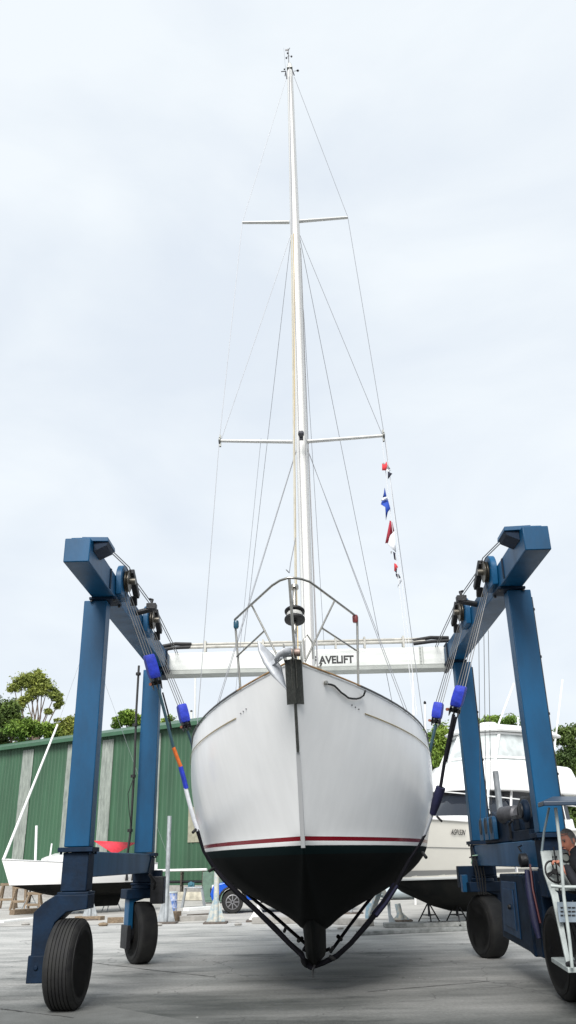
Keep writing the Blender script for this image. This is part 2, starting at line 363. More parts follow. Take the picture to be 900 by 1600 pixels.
tree('far_tree', 'green treetops showing over the flybridge roof of the white cruiser', pbase(780,60), [blob(752,1136,60,14), blob(770,1128,60,12), blob(790,1132,60,14), blob(812,1138,60,14), blob(735,1146,60,12), blob(830,1160,60,20), blob(770,1170,60,30), blob(800,1190,60,30)], LM[0], .26, 1.2, .3, seed=10, group='trees behind the yard')
tree('pine_tree', 'large dark green tree at the right edge behind the blue lift leg', pbase(905,44), [blob(884,1150,44,18), blob(905,1160,44,26), blob(882,1190,44,22), blob(908,1205,44,30), blob(878,1228,44,24), blob(905,1250,44,30), blob(880,1268,44,24), blob(915,1290,44,30), blob(884,1305,44,24)], LM[2], .20, 1.5, .35, seed=11, group='trees behind the yard')
tree('hedge_tree', 'low dark green trees beyond the yard under the cruiser stern', pbase(880,50), [blob(850,1300,50,22), blob(880,1310,50,24), blob(820,1312,50,20), blob(905,1315,50,22), blob(862,1326,50,22)], LM[2], .24, 1.3, .25, seed=12, group='trees behind the yard')

# ================================================================== YACHT
OX, OY = .045, 12.0
yacht = thing('sailing_yacht', 'white sloop with black bottom and red waterline stripe hanging in the travel lift', 'sailing yacht', (OX, OY, 0), rot=(0, R(-.35), R(-2.2)), local=True)
bpy.context.view_layer.update()
YM = Matrix.Translation((OX, OY, 0)) @ Euler((0, R(-.35), R(-2.2))).to_matrix().to_4x4(); YI = YM.inverted()
def LL(p): return YI @ V(p)
def yl(x, y, Y): return LL(at(x, y, Y))
def zs(Y): s = Y-8.85; return 3.62-.07*s+.0028*s*s
def bd(Y):
    s = max(0, Y-8.85)
    return 1.99*(1-max(0, 1-s/6.5)**2.4) if s < 6.5 else 1.99-.65*((s-6.5)/5.2)**2
def bwl(Y):
    s = max(0, Y-9.87)
    return 1.90*(1-max(0, 1-s/5.6)**2.2) if s < 5.6 else 1.90-1.05*((s-5.6)/4.7)**2
ZC = [(9.87,1.86),(10.1,1.62),(10.4,1.38),(10.8,1.17),(11.3,.98),(12,.80),(13,.68),(14.5,.64),(16,.80),(17.5,1.12),(19,1.52),(20.17,1.82)]
def interp(T, x):
    if x <= T[0][0]: return T[0][1]
    for (a, fa), (b, fb) in zip(T, T[1:]):
        if x <= b: return fa+(fb-fa)*(x-a)/(b-a)
    return T[-1][1]
SEC = list(zip((0,.1,.2,.34,.5,.6,.68,.77,.85,.93,1), (1,.99,.95,.87,.71,.58,.47,.34,.235,.155,.11)))
TS = [0,.004,.012,.025,.045,.07,.10,.135,.175,.22,.27,.32,.38,.44,.5,.57,.64,.72,.8,.88,.95,1]
NU = 8
def topside(t, u, sgn):                                # u 0 at sheer, 1 at waterline
    Ys = 8.85+11.65*t; Yw = 9.87+10.3*t
    x = bd(Ys)*(1-u)+bwl(Yw)*u; x += .11*4*u*(1-u)*min(1, t*4)*(1-.3*u)
    if t < .02: x += .012
    return V((sgn*x, Ys*(1-u)+Yw*u-OY, zs(Ys)*(1-u)+1.86*u))
def column(t, sgn):
    c = [topside(t, k/NU, sgn) for k in range(NU+1)]; Yw = 9.87+10.3*t; b = bwl(Yw); zc = interp(ZC, Yw)
    for g_, h in SEC[1:]: c.append(V((sgn*max(b*h, .012), Yw-OY, 1.86+(zc-1.86)*g_)))
    c.append(V((0, Yw-OY, zc-.01))); return c
def hull_mat():
    m = bpy.data.materials.new('yacht_hull_paint'); m.use_nodes = True; nt = m.node_tree; L = nt.links; b = nt.nodes['Principled BSDF']
    tc = nt.nodes.new('ShaderNodeTexCoord'); sp = nt.nodes.new('ShaderNodeSeparateXYZ'); L.new(tc.outputs['Object'], sp.inputs[0])
    r = nt.nodes.new('ShaderNodeMapRange'); r.inputs[1].default_value = 0; r.inputs[2].default_value = 4; L.new(sp.outputs['Z'], r.inputs[0])
    cr = nt.nodes.new('ShaderNodeValToRGB'); cr.color_ramp.interpolation = 'CONSTANT'; e = cr.color_ramp.elements
    n = nt.nodes.new('ShaderNodeTexNoise'); n.inputs['Scale'].default_value = 2.5; n.inputs['Detail'].default_value = 8; L.new(tc.outputs['Object'], n.inputs[0])
    e[0].position = 0; e[0].color = (.004,.005,.005,1); e[1].position = 1.765/4; e[1].color = (.85,.85,.84,1)
    for p, c in ((1.665/4, (.003,.010,.011,1)), (1.797/4, (.20,.006,.014,1)), (1.850/4, (.87,.87,.865,1))): q = e.new(p); q.color = c
    L.new(r.outputs[0], cr.inputs[0])
    mpv = nt.nodes.new('ShaderNodeMapping'); mpv.inputs['Scale'].default_value = (3,3,.35); L.new(tc.outputs['Object'], mpv.inputs[0]); L.new(mpv.outputs[0], n.inputs[0])
    hs = nt.nodes.new('ShaderNodeHueSaturation'); mr = nt.nodes.new('ShaderNodeMapRange'); mr.inputs[3].default_value = .90; mr.inputs[4].default_value = 1.02
    L.new(n.outputs['Fac'], mr.inputs[0]); L.new(mr.outputs[0], hs.inputs['Value']); L.new(cr.outputs[0], hs.inputs['Color']); L.new(hs.outputs[0], b.inputs['Base Color'])
    r2 = nt.nodes.new('ShaderNodeMapRange'); r2.inputs[1].default_value = 1.755; r2.inputs[2].default_value = 1.767; r2.inputs[3].default_value = .85; r2.inputs[4].default_value = .24
    L.new(sp.outputs['Z'], r2.inputs[0]); L.new(r2.outputs[0], b.inputs['Roughness'])
    r3 = nt.nodes.new('ShaderNodeMapRange'); r3.inputs[1].default_value = 1.755; r3.inputs[2].default_value = 1.767; r3.inputs[3].default_value = .08; r3.inputs[4].default_value = .35
    L.new(sp.outputs['Z'], r3.inputs[0]); L.new(r3.outputs[0], b.inputs['Specular IOR Level'])
    n3 = nt.nodes.new('ShaderNodeTexNoise'); n3.inputs['Scale'].default_value = .9; n3.inputs['Detail'].default_value = 2; L.new(tc.outputs['Object'], n3.inputs[0])
    bp = nt.nodes.new('ShaderNodeBump'); bp.inputs['Strength'].default_value = .22; bp.inputs['Distance'].default_value = .06; L.new(n3.outputs['Fac'], bp.inputs['Height']); L.new(bp.outputs[0], b.inputs['Normal'])
    return m
g = MB(); TT = [t**1.0 for t in TS]
for s_ in (1, -1): g.grid([column(t, s_) for t in TT])
ce = column(1, 1); cl = column(1, -1); g.grid([ce, cl])
hull = g.build('hull', hull_mat(), yacht, smooth=75)
sb = hull.modifiers.new('sub', 'SUBSURF'); sb.levels = 1; sb.render_levels = 1
# deck
g = MB(); rows = []
for t in TT:
    a = topside(t, 0, 1); rows.append([V((a.x*k/5, a.y, a.z-.015+.05*(1-(k/5)**2)*min(1, a.x))) for k in range(-5, 6)])
g.grid(rows); g.build('deck', GEL, yacht, smooth=60)
# keel
g = MB(); rows = []
for z, y0, y1, hw in ((1.05,-.50,3.2,.165),(.85,-.42,3.25,.155),(.65,-.26,3.3,.145),(.48,-.08,3.35,.14),(.385,.06,3.35,.135),(.345,.16,3.3,.10),(.335,.25,3.2,.03)):
    ring = []
    for k in range(25):
        a = k/24*2*PI; c = math.cos(a); yy = (y0+y1)/2-(y1-y0)/2*c; tt = (yy-y0)/(y1-y0); w = hw*min(1, 2.1*math.sqrt(max(0, tt)))*min(1, (1-tt)*2.2+.05)
        ring.append(V((w*(1 if math.sin(a) >= 0 else -1), yy, z)))
    rows.append(ring)
g.grid(rows, close=True); n0 = len(g.v)-25; g.f.append(tuple(range(n0, n0+25))); g.m.append(0)
kl = g.build('keel', ANTIF, yacht, smooth=60)
g = MB(); g.prism([(-.03,6.6,1.35),(-.03,7.3,1.45),(-.03,7.2,.5),(-.03,6.75,.5)], (.06,0,0)); g.build('rudder', ANTIF, yacht, bevel=.015)
g = MB(); g.prism([(-.05,5.6,1.25),(-.05,6.58,1.4),(-.05,6.6,.75)], (.1,0,0)); g.build('skeg', ANTIF, yacht)
# rails, stripes
def follow(u0, T0, T1, n, out=.0, dz=0.):
    r_ = {1: [], -1: []}
    for sg in (1, -1):
        for k in range(n+1):
            t = T0+(T1-T0)*k/n; u = u0(t) if callable(u0) else u0; p = topside(t, u, sg); r_[sg].append(p+V((sg*out, -out*.4 if t < .1 else 0, dz)))
    return r_
for sg in (1, -1):
    P = follow(0, 0, .1, 14, .006, .012)[sg]; g = MB(); g.tube(P, .011, 6); g.build('toe_rail', TEAK, yacht, smooth=60)
    P = follow(0, .1, 1, 40, .006, .012)[sg]; g = MB(); g.tube(P, .013, 6); g.build('rubbing_rail', mat('dark_rail', (.05,.05,.05), .5), yacht, smooth=60)
    P = follow(lambda t: .17+.01*t, .105, .95, 40, .005)[sg]; g = MB(); g.tube(P, .0075, 6, flat=(.5,1)); g.build('cove_stripe', mat('gold_stripe_paint', (.20,.15,.05), .5), yacht, smooth=60)
    for tt, uu in ((.094,.155),(.088,.15),(.082,.143)):
        p = topside(tt, uu, sg); g = MB(); g.ball(p+V((sg*.002,-.002,0)), .010, 6); g.build('hull_emblem', mat('dark_emblem', (.12,.12,.13), .5), yacht)
def stem(z): u = (3.62-z)/(3.62-1.86); return V((0, 8.85+1.02*u-OY, z))
# bow fitting plate, stem band
g = MB()
for sg in (1, -1):
    g.prism([stem(3.64)+V((0,-.045,0)), stem(3.64)+V((sg*.095,.01,0)), stem(3.20)+V((sg*.095,.01,0)), stem(3.20)+V((0,-.045,0))], (0,.03,0))
g.build('bow_plate', DSTEEL, yacht, bevel=.004)
g = MB()
for z0, z1, w in ((3.66,3.2,.028),(3.2,2.72,.034)):
    a = stem(z0)+V((0,-.06 if z0 > 3.3 else -.03,0)); b = stem(z1)+V((0,-.06 if z1 > 3.1 else -.022,0)); g.bar(a, b, w, .03, up=(0,1,0))
g.build('stem_band', DSTEEL, yacht, bevel=.004)
g = MB(); g.bar(stem(2.72)+V((0,-.008,0)), stem(1.74)+V((0,-.008,0)), .05, .02, up=(0,1,0)); g.build('stem_shade_strip', mat('stem_shade_grey', (.45,.46,.47), .4), yacht, bevel=.004)  # shading of the groove down the stem, painted as a grey strip
g = MB()
for xx in (-.022, .03): g.bar(stem(3.64)+V((xx,-.055,0)), stem(3.35)+V((xx,-.055,0)), .008, .02, up=(0,1,0))
g.build('plate_edge', STEEL, yacht)
# bow roller
g = MB()
for xx in (-.095, .01, .09): g.prism([(xx,-3.42,3.60),(xx,-3.42,3.76),(xx,-3.22,3.80),(xx,-2.7,3.72),(xx,-2.7,3.60)], (.008,0,0))
rol = g.build('bow_roller', STEEL, yacht, bevel=.003)
g = MB(); g.lathe([(.02,0),(.045,.005),(.045,.09),(.02,.095)], (-.087,-3.32,3.68), (1,0,0), 14); g.lathe([(.02,0),(.042,.005),(.042,.065),(.02,.07)], (.018,-3.32,3.68), (1,0,0), 14); g.build('roller', mat('stained_roller', (.30,.22,.19), .5, .3, var=.4, scale=20), rol)
# pulpit
TR = .0145
ap = yl(450, 903, 8.72); aR = yl(472, 905, 8.76); tl = yl(367, 968, 10.05); tr = yl(558, 964, 10.05); s1 = yl(425, 915, 8.86); s2 = yl(495, 917, 8.9)
fl = yl(376, 1081, 10.05); fr = yl(560, 1077, 10.05)
g = MB(); g.tube([fl, tl.lerp(fl, .08), tl, tl.lerp(s1, .04)], TR, 8)
g.tube([tl, tl.lerp(s1, .5), s1, s1.lerp(ap, .5)+V((0,-.02,.008)), ap, ap.lerp(aR, .5)+V((0,-.01,.003)), aR, aR.lerp(s2, .5)+V((0,-.02,.01)), s2, s2.lerp(tr, .5), tr], TR, 8)
g.tube([tr, tr.lerp(fr, .08), fr], TR, 8)
g.tube([yl(392, 943, 9.55), yl(437, 1032, 9.15)], TR*.8, 8); g.tube([yl(414, 985, 9.35), yl(370, 1026, 10.05)], TR*.8, 8)
g.tube([yl(523, 938, 9.5), yl(477, 1033, 9.1)], TR*.8, 8); g.tube([yl(504, 982, 9.3), yl(556, 1016, 10.05)], TR*.8, 8)
g.tube([yl(452, 905, 8.73), yl(461, 1028, 8.9)], TR*1.15, 8)
pul = g.build('pulpit', STEEL, yacht, smooth=60)
g = MB(); p = yl(555, 967, 10.0); g.lathe([(.028,-.05),(.036,-.03),(.036,.03),(.03,.05)], p, (0,0,1), 12); g.build('port_light', mat('red_lamp_housing', (.16,.03,.03), .3), pul, bevel=.003)
g = MB(); p = yl(369, 976, 10.0); g.lathe([(.026,-.05),(.034,-.03),(.034,.03),(.028,.05)], p, (0,0,1), 12); g.build('starboard_light', mat('teal_lamp_housing', (.01,.06,.10), .3), pul)
# mast
mb_ = V((.035, 1.35, 3.5)); mt = yl(453, 112, 13.75)
def mp_(z): return mb_.lerp(mt, (z-mb_.z)/(mt.z-mb_.z))
TM = mt.z
g = MB(); rows = []
for z, k in ((3.5,1),(8,1),(13.2,.98),(14.2,.95),(16,.82),(TM-.5,.66),(TM,.62)):
    c = mp_(z); rows.append([c+V((math.cos(a)*.108*k, math.sin(a)*.155*k+.02*k*(1 if math.sin(a) > 0 else 0), 0)) for a in [2*PI*j/20 for j in range(20)]])
g.grid(rows, close=True); g.f.append(tuple(range(len(g.v)-20, len(g.v)))); g.m.append(0)
mast = g.build('mast', MASTM, yacht, smooth=60)
g = MB()
for dx in (-.045, .07): g.tube([mp_(3.8)+V((dx,-.15,0)), mp_(12.5)+V((dx,-.15,0)), mp_(TM-.3)+V((dx*.5,-.10,0))], .008, 5)
g.tube([mp_(3.7)+V((.14,.08,0)), mp_(9)+V((.12,.07,0)), mp_(13.6)+V((.11,.05,0))], .010, 5)
g.tube([mp_(3.7)+V((.16,-.02,0)), mp_(8.9)+V((.125,-.02,0))], .008, 5)
g.build('halyard', mat('grey_halyard', (.33,.33,.34), .7), mast)
g = MB(); g.tube([yl(466,1030,12.9), yl(463, 900, 12.9), yl(460.5, 705, 12.9), yl(459, 365, 13.1)], .008, 6); g.build('halyard', ROPEY, mast)
# masthead gear
g = MB(); T_ = mt
g.prism([T_+V((-.07,-.12,0)), T_+V((.07,-.12,0)), T_+V((.03,-.12,.16)), T_+V((-.03,-.12,.16))], (0,.24,0)); g.build('masthead_crane', DSTEEL, mast, bevel=.01)
g = MB(); g.tube([T_+V((-.02,0,.15)), T_+V((-.02,0,.80))], .010, 6)
for a in (0, 2.09, 4.19):
    q = T_+V((-.02+math.cos(a+.3)*.075, math.sin(a+.3)*.075, .55)); g.tube([T_+V((-.02,0,.56)), q], .004, 5); g.ball(q, .025, 8)
g.box(T_+V((-.05,0,.76)), (.09,.01,.05)); g.tube([T_+V((-.03,0,.72)), T_+V((.02,-.02,.80))], .008, 5)
g.build('wind_sensor', mat('dark_instrument', (.05,.05,.06), .5), mast)
g = MB(); g.tube([T_+V((-.12,-.02,-.16)), T_+V((-.10,-.02,.0)), T_+V((-.21,-.02,.0))], .012, 5); g.tube([T_+V((.06,-.02,.02)), T_+V((.10,-.02,-.16))], .014, 5)
g.tube([T_+V((.10,-.02,-.02)), T_+V((.20,-.02,.0))], .006, 5); g.ball(T_+V((.19,-.02,-.01)), .034, 8, (1,1,.6)); g.ball(T_+V((-.13,-.02,.07)), .022, 8)
g.tube([T_+V((-.10,-.02,0)), T_+V((-.08,-.02,-.26))], .012, 5); g.build('masthead_lamp', mat('dark_instrument', (.05,.05,.06), .5), mast)
g = MB(); g.tube([T_+V((-.10,.05,.0)), T_+V((-.13,.05,.9))], .003, 4); g.build('aerial', WIRE, mast)
# spreaders
SP = {}
for nm, zz_, L_, R_, yy in (('low', 8.98, (345,689), (598,681), 13.55), ('up', 14.2, (379,348), (543,340), 13.75)):
    c = mp_(zz_); a = yl(*L_, yy); b = yl(*R_, yy); SP[nm] = (a, b, c)
    for q, sg in ((a, -1), (b, 1)):
        c2 = yl(*({('low',-1):(457,690.5),('low',1):(480,690),('up',-1):(452,347.5),('up',1):(467,346)}[(nm,sg)]), yy-.1); g = MB(); r0 = .042 if nm == 'low' else .038
        g.tube([c2, q], [r0, r0*.8], 10, flat=(1.2,.75)); o = g.build('spreader', MASTM, yacht, smooth=60)
        if nm == 'low':
            g = MB(); g.lathe([(.05,-.02),(.075,-.01),(.075,.01),(.05,.02)], q+V((sg*.02,0,0)), (1,0,0), 14); g.box(q+V((sg*.01,0,-.0)), (.03,.05,.24)); g.build('spreader_end', DSTEEL, o)
g = MB(); c = yl(470.5, 679, 13.05); g.box(c+V((0,.04,0)), (.07,.08,.16)); g.lathe([(.035,-.05),(.055,-.03),(.055,.03),(.03,.05)], c+V((0,-.03,0)), (0,-.4,-1), 12); g.build('deck_light', mat('dark_instrument', (.05,.05,.06), .5), mast)
# standing rigging
def wire(name, pts, r=.006, m=None, parent=yacht): g = MB(); g.tube(pts, r, 5); return g.build(name, m or WIRE, parent, smooth=60)
(ll, lr, lc), (ul, ur, uc) = SP['low'], SP['up']
topL, topR = T_+V((-.09,0,-.2)), T_+V((.10,0,-.2))
def chain(Y, sg, inset=.03): return V((sg*(bd(Y)-inset), Y-OY, zs(Y)+.02))
for sg, tp, u_, l_ in ((-1, topL, ul, ll), (1, topR, ur, lr)):
    wire('cap_shroud', [tp, u_+V((sg*.005,0,.02)), l_+V((sg*.03,0,0)), chain(13.7, sg)])
    wire('intermediate_shroud', [mp_(13.95)+V((sg*.09,0,0)), l_])
    wire('lower_shroud', [mp_(8.7)+V((sg*.1,0,0)), chain(13.3, sg, .2)])
    wire('lower_shroud', [mp_(8.7)+V((sg*.1,.05,0)), chain(14.4, sg, .1)])
    wire('running_backstay', [mp_(13.95)+V((sg*.09,.05,0)), chain(17.6, sg)], .006)
wire('backstay', [T_+V((0,.1,.05)), V((0,8.3,3.6))])
wire('flag_halyard', [ll.lerp(lc, .5), V((-1.5, 3.0, 3.3))], .004)
wire('topping_lift', [mp_(12)+V((.12,.1,0)), V((.3,5.2,4.2))], .005)
for q0, q1 in (((597,690), (648,1118)), ((603,690), (652,1118))): wire('flag_halyard', [yl(*q0, 13.35), yl(q0[0]+(q1[0]-q0[0])*.5, q0[1]+(q1[1]-q0[1])*.5, 13.25), yl(*q1, 13.1)], .0055, mat('white_line', (.55,.56,.58), .7))
# forestay and furler
fs0 = yl(463, 1030, 9.05); fs1 = T_+V((0,-.16,-.02)); fd = (fs1-fs0)
tz = lambda z: fs0+fd*((z-fs0.z)/fd.z)
wire('forestay', [fs0, fs1], .009)
g = MB(); g.tube([tz(4.25), tz(12.0)], .021, 8, flat=(.6,1.2)); ff = g.build('furling_foil', mat('tan_foil', (.56,.52,.42), .5, var=.2, scale=3), yacht, smooth=60)
dn = fd.normalized(); dc = yl(460.5, 961, 9.15)
g = MB(); g.lathe([(.02,-.085),(.118,-.08),(.122,-.06),(.118,-.045),(.05,-.04),(.05,.0)], dc, dn, 24); g.lathe([(.05,.02),(.118,.035),(.12,.055),(.10,.075),(.02,.08)], dc, dn, 24); g.build('furler_drum', BLACK, ff, bevel=.003)
g = MB(); g.lathe([(.088,-.04),(.095,-.02),(.095,.0),(.09,.02),(.06,.03)], dc, dn, 24); g.build('furling_line', mat('pale_line', (.5,.5,.48), .7, bump=.6, bscale=80), ff)
g = MB(); g.lathe([(.02,0),(.026,.01),(.026,.30),(.02,.31)], dc+dn*.09, dn, 12); g.lathe([(.02,0),(.05,.01),(.05,.05),(.02,.06)], dc+dn*.36, dn, 14); g.build('furler_swivel', STEEL, ff); g = MB(); g.lathe([(.018,0),(.024,.01),(.024,.14),(.018,.15)], dc-dn*.24, dn, 12); g.build('furler_swivel', STEEL, ff)
g = MB(); g.tube([yl(447,890,8.8), yl(452,895,8.9), yl(454,880,9.0), yl(462, 840, 9.2)], .006, 5); g.build('control_line', WIRE, ff)
# cabin, boom, hatch
g = MB(); rows = []
for Y, w, z in ((11.3,.35,.06),(11.9,.62,.22),(13,.82,.36),(15,.95,.42),(16.6,.95,.46),(16.65,.9,.0)):
    base = zs(Y)-.0; rows.append([V((x_*w, Y-OY, base+zf*z)) for x_, zf in ((-1,0),(-.93,.85),(-.7,1),(0,1.12),(.7,1),(.93,.85),(1,0))])
g.grid(rows); g.build('cabin_trunk', GEL, yacht, smooth=50)
for sg in (1, -1):
    g = MB(); g.prism([(sg*.80,1.2,3.5),(sg*.89,3.4,3.48),(sg*.87,3.4,3.66),(sg*.78,1.3,3.64)], (sg*.03,0,0)); g.build('cabin_window', GLASS, yacht)
g = MB(); g.tube([mp_(4.75)+V((0,.2,0)), V((.1,6.0,4.9))], .07, 10, flat=(.8,1.2)); g.build('boom', MASTM, yacht, smooth=60)
def onhull(px, py, sg=1, out=.02):
    best = None
    for i in range(260):
        for j in range(110):
            q = topside(i*.0011, j/220, sg); X, Yy = pjx(YM @ q); d_ = (X-px)**2+(Yy-py)**2
            if best is None or d_ < best[0]: best = (d_, q)
    return best[1]+V((sg*out*.7, -out*.8, 0))
g = MB(); g.tube([onhull(*q) for q in ((509,1069),(515,1070),(521,1072),(526,1077),(531,1082),(537,1087),(543,1090.5),(549,1092.5),(555,1092.5),(561,1091),(566,1087))]+[yl(571,1079,9.95)], .0115, 7); g.build('mooring_rope', BLACK, yacht, smooth=60)
if 0: g = MB(); g.tube([yl(510,1068,9.9), yl(522,1072,9.9), yl(534,1086,9.95), yl(548,1092,10.0), yl(560,1091,10.0), yl(567,1084,10.05), yl(571,1078,10.1)], .0115, 7); g.build('mooring_rope', BLACK, yacht, smooth=60)
g = MB(); p = onhull(508, 1067, 1, .0); g.lathe([(.02,0),(.026,.01),(.026,.03),(.015,.035)], p, (.6,-.7,0), 12); g.build('hull_fairlead', STEEL, yacht)
g = MB(); p = yl(499, 1045, 9.3); g.box(p, (.05,.05,.05)); g.tube([p, p+V((.03,0,.07))], .012, 6); g.build('deck_cleat', DSTEEL, yacht)
g = MB(); g.tube([(0.01,.16,.345), (-.015,.14,.28), (-.02,.12,.20)], [.014,.012,.005], 5); g.build('weed_strand', BLACK, yacht)
# curved cowl / panel behind furler
g = MB(); g.tube([yl(476,1030,10.6), yl(474,1000,10.6), yl(480,992,10.6), yl(488,1004,10.6), yl(489,1030,10.6)], .012, 6); g.build('guard_hoop', STEEL, yacht)

# anchor on the bow roller
ac = at(432, 1030, 8.72)
anc = thing('anchor', 'light grey plough anchor stowed over the left side of the bow roller', 'anchor', tuple(ac))
def ap_(x, y, Y=8.68): return at(x, y, Y)
GA = mat('galvanised_anchor', (.50,.52,.55), .45, .3, var=.25, scale=9, bump=.1)
left = [(403,1003),(404,1018),(412,1037),(425,1056),(447,1077)]; right = [(403,1003),(414,1012),(427,1024),(439,1042),(447,1077)]
rows = []
for (a, b) in zip(left, right):
    A_ = ap_(*a, 8.60); B_ = ap_(*b, 8.72); rows.append([A_.lerp(B_, k/6)+V((0, -.05*math.sin(PI*k/6), 0)) for k in range(7)])
g = MB(); g.grid(rows); g.build('fluke', GA, anc, smooth=60, solid=.014)
rows = [[ap_(428,1030,8.50), ap_(431,1038,8.56)], [ap_(434,1020,8.46), ap_(437,1031,8.54)], [ap_(443,1013,8.46), ap_(444,1026,8.54)], [ap_(455,1012,8.50), ap_(455,1025,8.56)]]
g = MB(); g.grid(rows); g.build('fluke', GA, anc, smooth=60, solid=.014)
g = MB(); g.bar(ap_(424,1038,8.62), ap_(440,1026,8.52), .03, .05); g.bar(ap_(440,1026,8.52), ap_(455,1020,8.9), .025, .05); g.build('shank', GA, anc, bevel=.004)

# signal flags on their halyard
def flag(label, polys, Y=13.3):
    p0 = at(*polys[0][0][0], Y); t = thing('signal_flag', label, 'flag', tuple(p0), 'signal flags on the halyard')
    for pl, m in polys:
        g = MB(); n = len(pl); cx = sum(p[0] for p in pl)/n; cy = sum(p[1] for p in pl)/n
        P = [at(x, y, Y+.05*math.sin(y*.7+x)) for x, y in pl]; c = at(cx, cy, Y-.05); g.add(P+[c], [(i, (i+1) % n, n) for i in range(n)])
        g.build('cloth', m, t, smooth=60, solid=.004)
flag('crumpled red and grey flag topmost on the halyard', [([(597,724),(601,726),(604,721),(606,729),(603,735),(597,735)], FRED), ([(603,722),(605,726),(610,733),(604,732)], FYEL), ([(597,724),(600,723),(601,726),(597,728)], FYEL)])
flag('small folded black and white pennant second from the top of the halyard', [([(606,737),(613,740),(609,745),(606,749)], FBLK), ([(603,733),(611,735),(607,738)], FWHITE)])
flag('royal blue flag with a thin white cross hanging folded', [([(601,762),(604,776),(598,778),(600,770)], FBLUE), ([(598,778),(605,776),(606,781),(595,783)], FWHITE), ([(597,782),(606,780),(610,795),(606,800),(603,813),(602,792),(595,788)], FBLUE)])
flag('large dark red and white flag hanging folded', [([(609,813),(613,816),(616,830),(608,837),(606,848),(602,849)], mat('maroon_flag_cloth', (.30,.012,.03), .8)), ([(616,830),(619,863),(612,857),(605,850),(608,837)], FWHITE)])
flag('short black pennant below the red and white flag', [([(614,862),(618,864),(620,876),(616,874)], FBLK), ([(610,862),(613,861),(611,866)], FYEL)])
flag('small bright red flag low on the halyard', [([(616,880),(619,881),(622,886),(619,894),(616,892)], FRED), ([(617,893),(620,889),(620,896)], FBLK)])
flag('lowest flag on the halyard in navy and white curling outward', [([(618,896),(623,897),(626,903),(619,901)], FBLK), ([(626,903),(628,908),(621,918),(625,909),(620,902)], FWHITE)])

